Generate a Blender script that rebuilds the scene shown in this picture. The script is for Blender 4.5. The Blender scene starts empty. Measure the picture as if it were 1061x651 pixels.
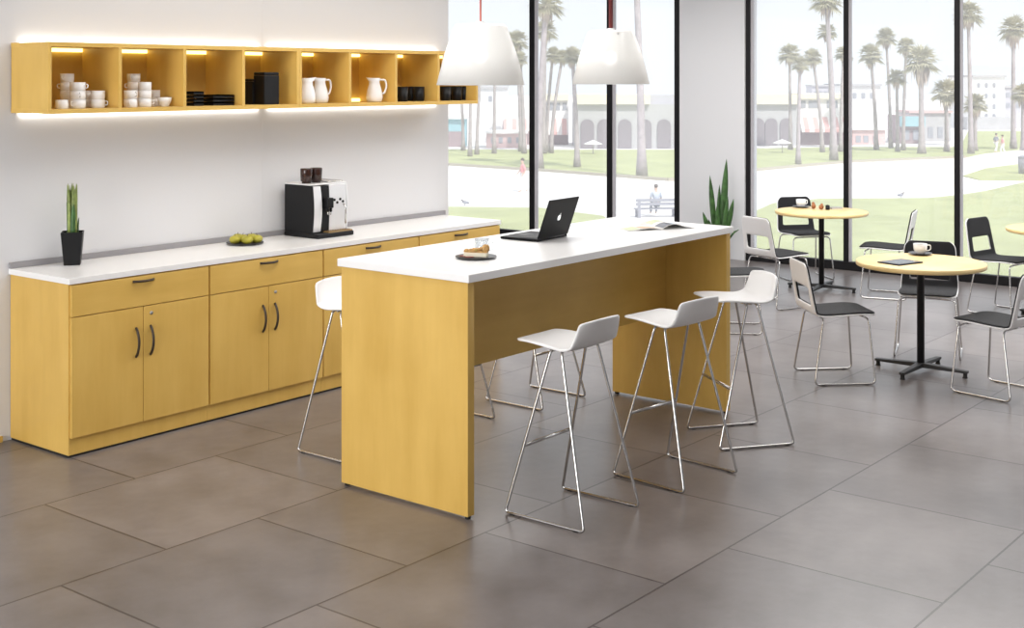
import bpy, bmesh, math, random
from mathutils import Vector, Matrix

R = math.radians
scene = bpy.context.scene
COL = scene.collection

# ------------------------------------------------------------------ camera frame (metres; camera above the origin)
FPX, HOR, CX, HCAM = 1342.8, 80.15, 530.5, 1.92
FW = Vector((0.7817, 0.6237, 0.0))          # heading of the lens
RT = Vector((0.6237, -0.7817, 0.0))         # to the right of it
HEAD = -math.atan2(0.7817, 0.6237)


def P(u, v, z):
    """point at height z that the photograph shows at pixel u, v"""
    d = FPX * (HCAM - z) / (v - HOR)
    p = FW * d + RT * ((u - CX) / FPX * d)
    return Vector((p.x, p.y, z))


def onY(u, v, y):
    r = FW + RT * ((u - CX) / FPX)
    t = y / r.y
    return Vector((r.x * t, y, HCAM - (v - HOR) / FPX * t))


# ------------------------------------------------------------------ materials
def new_mat(name):
    m = bpy.data.materials.new(name)
    m.use_nodes = True
    nt = m.node_tree
    return m, nt, nt.nodes['Principled BSDF'], nt.nodes['Material Output']


def plain(name, col, rough=0.5, metal=0.0, spec=0.5, bump=0.0, bscale=200.0, var=0.0, vscale=8.0, sheen=0.0, emit=None, es=0.0):
    m, nt, b, out = new_mat(name)
    b.inputs['Base Color'].default_value = (*col, 1)
    b.inputs['Roughness'].default_value = rough
    b.inputs['Metallic'].default_value = metal
    b.inputs['Specular IOR Level'].default_value = spec
    if sheen:
        b.inputs['Sheen Weight'].default_value = sheen
    if emit:
        b.inputs['Emission Color'].default_value = (*emit, 1)
        b.inputs['Emission Strength'].default_value = es
    if bump or var:
        tc = nt.nodes.new('ShaderNodeTexCoord')
    if bump:
        n = nt.nodes.new('ShaderNodeTexNoise'); n.inputs['Scale'].default_value = bscale
        bp = nt.nodes.new('ShaderNodeBump'); bp.inputs['Strength'].default_value = bump; bp.inputs['Distance'].default_value = 0.01
        nt.links.new(tc.outputs['Object'], n.inputs['Vector'])
        nt.links.new(n.outputs['Fac'], bp.inputs['Height'])
        nt.links.new(bp.outputs['Normal'], b.inputs['Normal'])
    if var:
        n = nt.nodes.new('ShaderNodeTexNoise'); n.inputs['Scale'].default_value = vscale; n.inputs['Detail'].default_value = 5
        r = nt.nodes.new('ShaderNodeValToRGB')
        r.color_ramp.elements[0].position = 0.3; r.color_ramp.elements[1].position = 0.7
        r.color_ramp.elements[0].color = (*[c * (1 - var) for c in col], 1)
        r.color_ramp.elements[1].color = (*[min(1, c * (1 + var)) for c in col], 1)
        nt.links.new(tc.outputs['Object'], n.inputs['Vector'])
        nt.links.new(n.outputs['Fac'], r.inputs['Fac'])
        nt.links.new(r.outputs['Color'], b.inputs['Base Color'])
    return m


def wood(name, c0, c1, axis):
    m, nt, b, out = new_mat(name)
    tc = nt.nodes.new('ShaderNodeTexCoord')
    mp = nt.nodes.new('ShaderNodeMapping')
    sc = [9.0, 9.0, 9.0]; sc['xyz'.index(axis)] = 1.1
    mp.inputs['Scale'].default_value = sc
    oi = nt.nodes.new('ShaderNodeObjectInfo')
    ml = nt.nodes.new('ShaderNodeMath'); ml.operation = 'MULTIPLY'; ml.inputs[1].default_value = 7.0
    n = nt.nodes.new('ShaderNodeTexNoise'); n.noise_dimensions = '4D'
    n.inputs['Scale'].default_value = 1.0; n.inputs['Detail'].default_value = 6; n.inputs['Roughness'].default_value = 0.6
    n2 = nt.nodes.new('ShaderNodeTexNoise'); n2.inputs['Scale'].default_value = 2.6; n2.inputs['Detail'].default_value = 3
    mx = nt.nodes.new('ShaderNodeMix'); mx.data_type = 'FLOAT'; mx.inputs[0].default_value = 0.45
    rp = nt.nodes.new('ShaderNodeValToRGB')
    rp.color_ramp.elements[0].position = 0.3; rp.color_ramp.elements[1].position = 0.72
    rp.color_ramp.elements[0].color = (*c0, 1); rp.color_ramp.elements[1].color = (*c1, 1)
    L = nt.links.new
    L(tc.outputs['Object'], mp.inputs['Vector']); L(mp.outputs['Vector'], n.inputs['Vector'])
    L(oi.outputs['Random'], ml.inputs[0]); L(ml.outputs[0], n.inputs['W'])
    L(tc.outputs['Object'], n2.inputs['Vector'])
    L(n.outputs['Fac'], mx.inputs[2]); L(n2.outputs['Fac'], mx.inputs[3])
    L(mx.outputs[0], rp.inputs['Fac']); L(rp.outputs['Color'], b.inputs['Base Color'])
    b.inputs['Roughness'].default_value = 0.38
    b.inputs['Specular IOR Level'].default_value = 0.4
    return m


def floor_mat():
    m, nt, b, out = new_mat('floor_tile')
    L = nt.links.new
    tc = nt.nodes.new('ShaderNodeTexCoord')
    mp = nt.nodes.new('ShaderNodeMapping'); mp.inputs['Location'].default_value = (-3.241, -1.72 + 8.88, 0)
    mp2 = nt.nodes.new('ShaderNodeMapping')
    br = nt.nodes.new('ShaderNodeTexBrick')
    br.offset = 0.5; br.offset_frequency = 2; br.squash = 1.0
    br.inputs['Scale'].default_value = 1.0
    br.inputs['Brick Width'].default_value = 0.958
    br.inputs['Row Height'].default_value = 0.888
    br.inputs['Mortar Size'].default_value = 0.0048
    br.inputs['Mortar Smooth'].default_value = 0.1
    br.inputs['Bias'].default_value = 0.0
    br.inputs['Color1'].default_value = (0.88, 0.88, 0.89, 1); br.inputs['Color2'].default_value = (1.10, 1.08, 1.06, 1)
    br.inputs['Mortar'].default_value = (0.32, 0.29, 0.28, 1)
    n = nt.nodes.new('ShaderNodeTexNoise'); n.inputs['Scale'].default_value = 1.6; n.inputs['Detail'].default_value = 5; n.inputs['Roughness'].default_value = 0.55
    n.inputs['Distortion'].default_value = 0.0
    nf = nt.nodes.new('ShaderNodeTexNoise'); nf.inputs['Scale'].default_value = 6.5; nf.inputs['Detail'].default_value = 4; nf.inputs['Roughness'].default_value = 0.6; nf.inputs['Distortion'].default_value = 0.0
    mf = nt.nodes.new('ShaderNodeMix'); mf.data_type = 'FLOAT'; mf.inputs[0].default_value = 0.3
    rp = nt.nodes.new('ShaderNodeValToRGB')
    rp.color_ramp.interpolation = 'EASE'; rp.color_ramp.elements[0].position = 0.2; rp.color_ramp.elements[1].position = 0.8
    rp.color_ramp.elements[0].color = (*FLOOR_A, 1); rp.color_ramp.elements[1].color = (*FLOOR_B, 1)
    mx = nt.nodes.new('ShaderNodeMix'); mx.data_type = 'RGBA'; mx.blend_type = 'MULTIPLY'; mx.inputs[0].default_value = 1.0
    L(tc.outputs['Object'], mp.inputs['Vector']); L(mp.outputs['Vector'], br.inputs['Vector'])
    L(tc.outputs['Object'], mp2.inputs['Vector']); L(mp2.outputs['Vector'], n.inputs['Vector'])
    L(mp2.outputs['Vector'], nf.inputs['Vector']); L(n.outputs['Fac'], mf.inputs[2]); L(nf.outputs['Fac'], mf.inputs[3]); L(mf.outputs[0], rp.inputs['Fac'])
    L(rp.outputs['Color'], mx.inputs[6]); L(br.outputs['Color'], mx.inputs[7])
    L(mx.outputs[2], b.inputs['Base Color'])
    rr = nt.nodes.new('ShaderNodeMapRange'); rr.inputs[3].default_value = 0.27; rr.inputs[4].default_value = 0.31
    L(n.outputs['Fac'], rr.inputs[0]); L(rr.outputs[0], b.inputs['Roughness'])
    b.inputs['Specular IOR Level'].default_value = 0.5
    inv = nt.nodes.new('ShaderNodeMath'); inv.operation = 'SUBTRACT'; inv.inputs[0].default_value = 1.0
    L(br.outputs['Fac'], inv.inputs[1])
    bp = nt.nodes.new('ShaderNodeBump'); bp.inputs['Strength'].default_value = 0.4; bp.inputs['Distance'].default_value = 0.002
    L(inv.outputs[0], bp.inputs['Height']); L(bp.outputs['Normal'], b.inputs['Normal'])
    return m


def glass_mat(name, trans, veil, vcol=(0.95, 0.96, 1.0), gloss=0.04):
    """thin pane: mostly see-through, a little milky veil, a little mirror"""
    m = bpy.data.materials.new(name); m.use_nodes = True
    nt = m.node_tree; nt.nodes.clear(); L = nt.links.new
    out = nt.nodes.new('ShaderNodeOutputMaterial')
    tr = nt.nodes.new('ShaderNodeBsdfTransparent'); tr.inputs[0].default_value = (*trans, 1)
    tl = nt.nodes.new('ShaderNodeBsdfTranslucent'); tl.inputs[0].default_value = (*vcol, 1)
    gl = nt.nodes.new('ShaderNodeBsdfGlossy'); gl.inputs['Roughness'].default_value = 0.02
    m1 = nt.nodes.new('ShaderNodeMixShader'); m1.inputs[0].default_value = veil
    m2 = nt.nodes.new('ShaderNodeMixShader'); m2.inputs[0].default_value = gloss
    L(tr.outputs[0], m1.inputs[1]); L(tl.outputs[0], m1.inputs[2])
    L(m1.outputs[0], m2.inputs[1]); L(gl.outputs[0], m2.inputs[2])
    L(m2.outputs[0], out.inputs[0])
    return m


def emitter(name, col, s):
    m = bpy.data.materials.new(name); m.use_nodes = True
    nt = m.node_tree; nt.nodes.clear()
    out = nt.nodes.new('ShaderNodeOutputMaterial'); e = nt.nodes.new('ShaderNodeEmission')
    e.inputs[0].default_value = (*col, 1); e.inputs[1].default_value = s
    nt.links.new(e.outputs[0], out.inputs[0])
    return m


def stripes(name, ca, cb, scale):
    m, nt, b, out = new_mat(name)
    tc = nt.nodes.new('ShaderNodeTexCoord')
    w = nt.nodes.new('ShaderNodeTexWave'); w.wave_type = 'BANDS'; w.bands_direction = 'X'
    w.inputs['Scale'].default_value = scale
    r = nt.nodes.new('ShaderNodeValToRGB'); r.color_ramp.interpolation = 'CONSTANT'
    r.color_ramp.elements[0].color = (*ca, 1); r.color_ramp.elements[1].color = (*cb, 1); r.color_ramp.elements[1].position = 0.5
    nt.links.new(tc.outputs['Object'], w.inputs['Vector']); nt.links.new(w.outputs['Fac'], r.inputs['Fac'])
    nt.links.new(r.outputs['Color'], b.inputs['Base Color'])
    b.inputs['Roughness'].default_value = 0.8
    return m


FLOOR_A, FLOOR_B = (0.117, 0.101, 0.095), (0.246, 0.221, 0.217)
W0, W1 = (0.595, 0.362, 0.078), (0.762, 0.506, 0.142)
M = dict(
    maple=wood('maple', W0, W1, 'z'), maple_x=wood('maple_long', W0, W1, 'x'), maple_y=wood('maple_cross', W0, W1, 'y'),
    tabletop=wood('light_maple_top', (0.72, 0.50, 0.20), (0.86, 0.66, 0.34), 'x'),
    floor=floor_mat(),
    wall=plain('wall_paint', (0.70, 0.70, 0.715), 0.85, bump=0.03, bscale=90),
    laptop=plain('laptop_black', (0.005, 0.005, 0.006), 0.45, spec=0.12),
    wall_dark=plain('low_bounce_grey', (0.28, 0.28, 0.29), 0.85),  # for the unseen wall behind the camera, darkened to cut bounce light
    ceiling=plain('ceiling_paint', (0.85, 0.85, 0.85), 0.9),
    counter=plain('white_laminate', (0.86, 0.855, 0.85), 0.28),
    plastic=plain('white_plastic', (0.84, 0.835, 0.83), 0.35),
    shell=plain('white_shell', (0.80, 0.79, 0.79), 0.35),
    ceramic=plain('white_ceramic', (0.86, 0.86, 0.86), 0.18),
    chrome=plain('chrome', (0.66, 0.65, 0.64), 0.18, 1.0),
    steel=plain('brushed_steel', (0.70, 0.70, 0.70), 0.3, 1.0),
    silver=plain('silver_plastic', (0.80, 0.80, 0.81), 0.3, 0.3),
    grey=plain('grey_rail', (0.30, 0.29, 0.30), 0.5),
    lockgrey=plain('lock_metal', (0.45, 0.44, 0.42), 0.35, 0.8),
    fabric=plain('black_upholstery', (0.018, 0.018, 0.020), 0.8, spec=0.25, bump=0.25, bscale=350, sheen=0.06),
    black=plain('black_plastic', (0.008, 0.008, 0.009), 0.42, spec=0.25),
    blackmetal=plain('black_powder_coat', (0.018, 0.018, 0.019), 0.45),
    handle=plain('dark_bronze', (0.050, 0.036, 0.026), 0.4, 0.4),
    rubber=plain('rubber', (0.015, 0.014, 0.013), 0.7),
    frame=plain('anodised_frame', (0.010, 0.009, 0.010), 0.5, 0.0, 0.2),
    frame_lit=plain('frame_lit_side', (0.42, 0.39, 0.40), 0.5, 0.0, 0.3),  # frame metal lightened to look lit
    glass=glass_mat('window_glass', (0.985, 0.99, 0.985), 0.13),  # milky veil mixed in to wash out the view like haze
    cupglass=glass_mat('drinking_glass', (0.9, 0.92, 0.93), 0.10, gloss=0.12),
    rim=plain('glass_rim', (0.45, 0.46, 0.48), 0.1),
    led=emitter('led_strip_white', (1.0, 0.95, 0.86), 9.0),
    led_in=emitter('led_strip_warm', (1.0, 0.82, 0.30), 3.2),
    brown=plain('smoked_brown_plastic', (0.035, 0.014, 0.010), 0.15),
    tan=plain('brass_grid', (0.33, 0.22, 0.10), 0.4, 0.4),
    leaf=plain('leaf', (0.045, 0.115, 0.028), 0.4, var=0.45, vscale=18),
    leaf_light=plain('leaf_pale', (0.22, 0.28, 0.075), 0.45, var=0.4, vscale=25),
    soil=plain('soil', (0.03, 0.02, 0.014), 0.95, bump=0.6, bscale=120),
    pear=plain('green_fruit', (0.40, 0.36, 0.035), 0.4, var=0.25, vscale=20),
    stem=plain('stem_brown', (0.08, 0.045, 0.02), 0.7),
    plate=plain('slate_plate', (0.045, 0.043, 0.045), 0.35),
    crust=plain('pie_crust', (0.52, 0.30, 0.10), 0.7, bump=0.6, bscale=60, var=0.35, vscale=40),
    cream=plain('pie_cream', (0.80, 0.74, 0.58), 0.6),
    berry=plain('berry_sauce', (0.20, 0.03, 0.015), 0.3),
    herb=plain('green_garnish', (0.35, 0.36, 0.07), 0.6),
    pastry=plain('pastry', (0.34, 0.13, 0.05), 0.6, var=0.35, vscale=50),
    screen=plain('dark_screen', (0.015, 0.017, 0.02), 0.08),
    logo=plain('logo_white', (0.85, 0.85, 0.85), 0.3, emit=(1, 1, 1), es=0.6),
    paper=plain('magazine_paper', (0.80, 0.79, 0.76), 0.35),
    ink_dark=plain('printed_dark', (0.03, 0.04, 0.07), 0.35),
    ink_tan=plain('printed_tan', (0.62, 0.42, 0.26), 0.35),
    ink_blue=plain('printed_blue', (0.22, 0.36, 0.50), 0.35),
    ink_green=plain('printed_green', (0.50, 0.55, 0.32), 0.35),
    cord_p=plain('pale_red_cord', (0.60, 0.16, 0.12), 0.6),
    cord_d=plain('dark_red_cord', (0.16, 0.02, 0.02), 0.6),
    # outdoors
    paving=plain('pale_concrete', (0.80, 0.78, 0.77), 0.9, var=0.03, vscale=0.4),
    grass=plain('dry_lawn', (0.43, 0.46, 0.22), 0.95, var=0.14, vscale=0.6),
    kerb=plain('kerb', (0.42, 0.38, 0.30), 0.9),
    trunk=plain('palm_trunk', (0.40, 0.35, 0.36), 0.9, var=0.2, vscale=3),
    frond=plain('palm_frond', (0.50, 0.47, 0.33), 0.7, var=0.3, vscale=2),
    skirt=plain('palm_skirt', (0.50, 0.41, 0.35), 0.9, var=0.25, vscale=3),
    stucco=plain('grey_stucco', (0.48, 0.475, 0.49), 0.9),
    stucco_w=plain('white_stucco', (0.85, 0.84, 0.84), 0.9),
    stucco_p=plain('pink_stucco', (0.66, 0.48, 0.47), 0.9),
    stucco_c=plain('cream_fascia', (0.80, 0.74, 0.58), 0.9),
    tower=plain('grey_tower', (0.52, 0.51, 0.56), 0.9),
    teal=plain('teal_fascia', (0.30, 0.50, 0.56), 0.8),
    shop=plain('shop_front', (0.33, 0.25, 0.26), 0.8),
    recess=plain('arch_recess', (0.25, 0.22, 0.24), 0.9),
    pane=plain('dark_pane', (0.34, 0.35, 0.39), 0.3),
    awning=stripes('awning_stripes', (0.85, 0.80, 0.78), (0.68, 0.40, 0.38), 0.36),
    skin=plain('skin', (0.60, 0.40, 0.31), 0.6),
    hair=plain('hair', (0.10, 0.07, 0.05), 0.7),
    pink=plain('pink_cloth', (0.75, 0.32, 0.33), 0.9),
    white_cloth=plain('white_cloth', (0.80, 0.79, 0.80), 0.9),
    grey_cloth=plain('grey_cloth', (0.30, 0.31, 0.36), 0.9),
    blue_cloth=plain('pale_blue_cloth', (0.52, 0.56, 0.66), 0.9),
    bench=plain('grey_bench', (0.30, 0.30, 0.35), 0.8),
    bird=plain('bird_grey', (0.20, 0.19, 0.20), 0.8),
)
# translucent opal shade
def opal():
    m, nt, b, out = new_mat('opal_shade')
    L = nt.links.new
    b.inputs['Base Color'].default_value = (0.93, 0.93, 0.92, 1); b.inputs['Roughness'].default_value = 0.25
    tl = nt.nodes.new('ShaderNodeBsdfTranslucent'); tl.inputs[0].default_value = (0.95, 0.95, 0.94, 1)
    tr = nt.nodes.new('ShaderNodeBsdfTransparent')
    a = nt.nodes.new('ShaderNodeMixShader'); a.inputs[0].default_value = 0.6
    c = nt.nodes.new('ShaderNodeMixShader'); c.inputs[0].default_value = 0.16
    L(b.outputs[0], a.inputs[1]); L(tl.outputs[0], a.inputs[2]); L(a.outputs[0], c.inputs[1]); L(tr.outputs[0], c.inputs[2])
    L(c.outputs[0], out.inputs[0])
    return m
M['opal'] = opal()


# ------------------------------------------------------------------ mesh helpers
def box(bm, x0, x1, y0, y1, z0, z1, mtx=None):
    vs = [bm.verts.new(mtx @ Vector(c) if mtx else c) for c in ((x0, y0, z0), (x1, y0, z0), (x1, y1, z0), (x0, y1, z0), (x0, y0, z1), (x1, y0, z1), (x1, y1, z1), (x0, y1, z1))]
    for f in ((3, 2, 1, 0), (4, 5, 6, 7), (0, 1, 5, 4), (1, 2, 6, 5), (2, 3, 7, 6), (3, 0, 4, 7)):
        bm.faces.new([vs[i] for i in f])


def lathe(bm, prof, seg=32, c=(0, 0, 0), closed=False):
    rings = []
    for r, z in prof:
        if r < 1e-6:
            rings.append([bm.verts.new((c[0], c[1], c[2] + z))])
        else:
            rings.append([bm.verts.new((c[0] + r * math.cos(2 * math.pi * k / seg), c[1] + r * math.sin(2 * math.pi * k / seg), c[2] + z)) for k in range(seg)])
    pairs = list(zip(rings, rings[1:]))
    if closed:
        pairs.append((rings[-1], rings[0]))
    for a, b in pairs:
        for k in range(seg):
            k2 = (k + 1) % seg
            if len(a) == 1 and len(b) == 1:
                continue
            if len(a) == 1:
                bm.faces.new((a[0], b[k2], b[k]))
            elif len(b) == 1:
                bm.faces.new((a[k], a[k2], b[0]))
            else:
                bm.faces.new((a[k], a[k2], b[k2], b[k]))


def fillet(pts, r, n=5, closed=False):
    pts = [Vector(p) for p in pts]; out = []
    N = len(pts)
    for i, p in enumerate(pts):
        if not closed and i in (0, N - 1):
            out.append(p); continue
        a, b = pts[i - 1], pts[(i + 1) % N]
        da, db = (a - p), (b - p)
        rr = min(r, da.length * 0.45, db.length * 0.45)
        s, e = p + da.normalized() * rr, p + db.normalized() * rr
        for k in range(n + 1):
            t = k / n
            out.append(s * (1 - t) ** 2 + p * 2 * t * (1 - t) + e * t * t)
    return out


def tube(bm, pts, rad, seg=8, closed=False):
    pts = [Vector(p) for p in pts]
    N = len(pts); rads = rad if isinstance(rad, (list, tuple)) else [rad] * N
    tang = []
    for i in range(N):
        a = pts[i - 1] if (i > 0 or closed) else pts[i]
        b = pts[(i + 1) % N] if (i < N - 1 or closed) else pts[i]
        tang.append((b - a).normalized())
    up = Vector((0, 0, 1)) if abs(tang[0].z) < 0.9 else Vector((1, 0, 0))
    nrm = (up - tang[0] * up.dot(tang[0])).normalized()
    rings = []
    for i in range(N):
        nrm = (nrm - tang[i] * nrm.dot(tang[i])).normalized()
        bi = tang[i].cross(nrm)
        rings.append([bm.verts.new(pts[i] + (nrm * math.cos(2 * math.pi * k / seg) + bi * math.sin(2 * math.pi * k / seg)) * rads[i]) for k in range(seg)])
    prs = list(zip(rings, rings[1:])) + ([(rings[-1], rings[0])] if closed else [])
    for a, b in prs:
        for k in range(seg):
            bm.faces.new((a[k], a[(k + 1) % seg], b[(k + 1) % seg], b[k]))
    if not closed:
        bm.faces.new(rings[0][::-1]); bm.faces.new(rings[-1])


def prism(bm, outline, z0, z1, mtx=None):
    f = lambda p: (mtx @ Vector(p)) if mtx else Vector(p)
    a = [bm.verts.new(f((x, y, z0))) for x, y in outline]
    b = [bm.verts.new(f((x, y, z1))) for x, y in outline]
    bm.faces.new(a[::-1]); bm.faces.new(b)
    n = len(a)
    for k in range(n):
        bm.faces.new((a[k], a[(k + 1) % n], b[(k + 1) % n], b[k]))


def ellipsoid(bm, c, r, seg=12, rings=8):
    c = Vector(c)
    prev = None; top = bm.verts.new(c + Vector((0, 0, r[2]))); bot = bm.verts.new(c - Vector((0, 0, r[2])))
    for i in range(1, rings):
        t = math.pi * i / rings
        cur = [bm.verts.new(c + Vector((r[0] * math.sin(t) * math.cos(2 * math.pi * k / seg), r[1] * math.sin(t) * math.sin(2 * math.pi * k / seg), r[2] * math.cos(t)))) for k in range(seg)]
        for k in range(seg):
            k2 = (k + 1) % seg
            if prev is None: bm.faces.new((top, cur[k], cur[k2]))
            else: bm.faces.new((prev[k], cur[k], cur[k2], prev[k2]))
        prev = cur
    for k in range(seg):
        bm.faces.new((prev[k], bot, prev[(k + 1) % seg]))


def obj(name, bm, mat, parent=None, smooth=False, bevel=0.0, solid=0.0, sub=0, loc=None, seg=2, offset=-1.0):
    bmesh.ops.recalc_face_normals(bm, faces=bm.faces[:])
    me = bpy.data.meshes.new(name); bm.to_mesh(me); bm.free()
    for m in (mat if isinstance(mat, (list, tuple)) else [mat]):
        me.materials.append(M[m] if isinstance(m, str) else m)
    if smooth:
        for p in me.polygons: p.use_smooth = True
    o = bpy.data.objects.new(name, me); COL.objects.link(o)
    if loc is not None: o.location = loc
    if parent: o.parent = parent
    if solid:
        s = o.modifiers.new('Solidify', 'SOLIDIFY'); s.thickness = solid; s.offset = offset
    if bevel:
        b = o.modifiers.new('Bevel', 'BEVEL'); b.width = bevel; b.segments = seg; b.limit_method = 'ANGLE'; b.angle_limit = R(40)
    if sub:
        s = o.modifiers.new('Subdivision', 'SUBSURF'); s.levels = sub; s.render_levels = sub
    return o


def bx(name, mat, d, parent=None, bevel=0.0):
    bm = bmesh.new(); box(bm, *d)
    return obj(name, bm, mat, parent, bevel=bevel)


def tag(o, label, cat, group=None, kind=None):
    if label: o['label'] = label
    if cat: o['category'] = cat
    if group: o['group'] = group
    if kind: o['kind'] = kind
    return o


def thing(name, label, cat, loc=(0, 0, 0), rz=0.0, group=None):
    o = bpy.data.objects.new(name, None); COL.objects.link(o)
    o.empty_display_size = 0.1
    o.location = loc; o.rotation_euler = (0, 0, rz)
    return tag(o, label, cat, group)


def struct(name, mat, d, bevel=0.0, label=None):
    o = bx(name, mat, d, bevel=bevel); o['kind'] = 'structure'
    return o


def dup(root, loc, rz=0.0, label=None, scale=None):
    r = root.copy(); COL.objects.link(r); r.location = loc; r.rotation_euler = (0, 0, rz)
    if label: r['label'] = label
    if scale: r.scale = scale
    for ch in list(root.children):
        c = ch.copy(); COL.objects.link(c); c.parent = r
        for g in ch.children:
            d = g.copy(); COL.objects.link(d); d.parent = c
    return r


class Kind:
    """first call places the model itself, later calls place copies with their parts"""
    def __init__(self, root): self.root, self.used = root, False
    def __call__(self, loc, rz, label, scale=None):
        if not self.used:
            self.used = True; r = self.root
            r.location = loc; r.rotation_euler = (0, 0, rz); r['label'] = label
            if scale: r.scale = scale
            return r
        return dup(self.root, loc, rz, label, scale or (1, 1, 1))


def heading(fx, fy):
    """turn for a model that faces +Y"""
    return math.atan2(-fx, fy)


# ================================================================== ROOM
WX = 12.15                                   # window wall plane
WY = 6.36                                    # cabinet wall plane
CEIL = 3.1
struct('floor', 'floor', (-4.0, WX + 0.25, -2.5, 12.0, -0.2, 0.0))
struct('ceiling', 'ceiling', (-4.0, WX + 0.6, -2.5, 12.0, CEIL, CEIL + 0.25))
struct('wall_back', 'wall', (-4.0, 7.215, WY, WY + 0.14, 0.0, CEIL))
struct('wall_far_left', 'wall', (7.215, WX, 11.85, 12.0, 0.0, CEIL))
struct('wall_behind_camera', 'wall_dark', (-4.0, WX, -2.5, -2.36, 0.0, CEIL))
struct('wall_pillar', 'wall', (WX - 0.02, WX + 0.25, 6.562, 7.352, 0.0, CEIL))
struct('baseboard_back', 'maple_x', (-4.0, 3.66, WY - 0.012, WY, 0.0, 0.03))
bm = bmesh.new(); box(bm, 5.436 - 0.002, 5.436 + 0.002, WY - 0.0015, WY + 0.001, 0.95, CEIL); o = obj('trim_1', bm, 'wall'); o['kind'] = 'structure'


def window(idx, y0, y1, mull, wm=0.075):
    fr = bmesh.new()
    d0, d1 = WX, WX + 0.075
    box(fr, d0, d1, y0, y1, 0.0, 0.085)               # sill rail
    box(fr, d0, d1, y0, y1, CEIL - 0.08, CEIL)        # head rail
    f = obj('window_%d' % idx, fr, 'frame', bevel=0.004); f['kind'] = 'structure'
    for y in mull:
        b = bmesh.new(); box(b, d0, d1, y - wm * 0.5, y + wm * 0.5, 0.085, CEIL - 0.08)
        m = obj('mullion', b, 'frame', f, bevel=0.004)
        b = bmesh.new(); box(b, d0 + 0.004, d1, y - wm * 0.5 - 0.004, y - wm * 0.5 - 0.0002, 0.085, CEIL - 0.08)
        obj('lit_side_strip', b, 'frame_lit', m)  # paler plate paints the light falling on the mullion's side face
    for a, c in zip(mull, mull[1:]):
        b = bmesh.new(); box(b, WX + 0.05, WX + 0.054, a + wm * 0.5, c - wm * 0.5 - 0.004, 0.085, CEIL - 0.08)
        obj('window_pane', b, 'glass', f)
    return f


window(1, 7.352, 11.85, (7.393, 8.285, 9.395, 11.80), 0.078)
window(2, -2.36, 6.562, (-2.30, -1.17, -0.07, 1.04, 2.14, 3.24, 4.335, 5.445, 6.532), 0.056)

# ================================================================== BASE CABINETS
CF = 5.815                                   # carcass front
xs = [3.707, 4.573, 5.43, 6.284, 7.13]
cab_lab = ['maple base cabinet at the left end of the row, under the small potted plant',
           'second maple base cabinet from the left, under the plate of green fruit',
           'third maple base cabinet from the left, under the black and silver coffee machine',
           'maple base cabinet at the far right end of the row, next to the window']
def arc_handle(bm, a, b, depth, rad=0.0048):
    a, b = Vector(a), Vector(b); pts = []
    for k in range(13):
        t = k / 12; p = a.lerp(b, t); s = math.sin(math.pi * t) ** 0.7
        pts.append((p.x, p.y - depth * s, p.z))
    tube(bm, pts, rad, 8)
for i in range(4):
    x0, x1 = xs[i], xs[i + 1]
    t = thing('base_cabinet', cab_lab[i], 'cabinet', ((x0 + x1) / 2, CF, 0), 0, 'maple base cabinets along the wall')
    w = (x1 - x0) / 2
    b = bmesh.new(); box(b, -w + 0.0005, w - 0.0005, 0, WY - CF - 0.004, 0.012, 0.876); obj('body', b, 'maple', t, bevel=0.0015)
    b = bmesh.new(); box(b, -w + 0.004, w - 0.004, 0.006, WY - CF - 0.01, 0.0, 0.012); obj('plinth', b, 'rubber', t)
    g = 0.0036
    b = bmesh.new(); box(b, -w + 0.008, w - g, -0.018, 0, 0.712, 0.870); dr = obj('drawer', b, 'maple_x', t, bevel=0.0012)
    b = bmesh.new(); arc_handle(b, (-0.065, -0.018, 0.846), (0.065, -0.018, 0.846), 0.026, 0.0068); obj('drawer_handle', b, 'handle', dr, True)
    for s in (-1, 1):
        b = bmesh.new()
        box(b, -w + 0.008 if s < 0 else g / 2, -g / 2 if s < 0 else w - g, -0.018, 0, 0.100, 0.707)
        d = obj('door', b, 'maple', t, bevel=0.0012)
        b = bmesh.new(); arc_handle(b, (s * 0.045, -0.018, 0.448), (s * 0.045, -0.018, 0.602), 0.028, 0.0068); obj('door_handle', b, 'handle', d, True)
        if s > 0 and i < 2:
            b = bmesh.new(); lathe(b, [(0, 0), (0.0095, 0), (0.0095, 0.004), (0.006, 0.006), (0, 0.006)], 16)
            bmesh.ops.rotate(b, cent=(0, 0, 0), matrix=Matrix.Rotation(R(90), 3, 'X'), verts=b.verts[:])
            bmesh.ops.translate(b, vec=(0.05, -0.018, 0.668), verts=b.verts[:])
            obj('lock', b, 'lockgrey', d, True)
t = thing('worktop', 'long white worktop running over the maple base cabinets along the wall', 'worktop', (5.42, CF, 0.877))
b = bmesh.new(); box(b, 3.699 - 5.42, 7.14 - 5.42, -0.02, WY - CF, 0.0, 0.030); obj('slab', b, 'counter', t, bevel=0.002)
b = bmesh.new(); box(b, 3.699 - 5.42, 7.165 - 5.42, WY - CF - 0.018, WY - CF - 0.001, 0.0305, 0.062); obj('upstand', b, 'grey', t, bevel=0.002)

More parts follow.
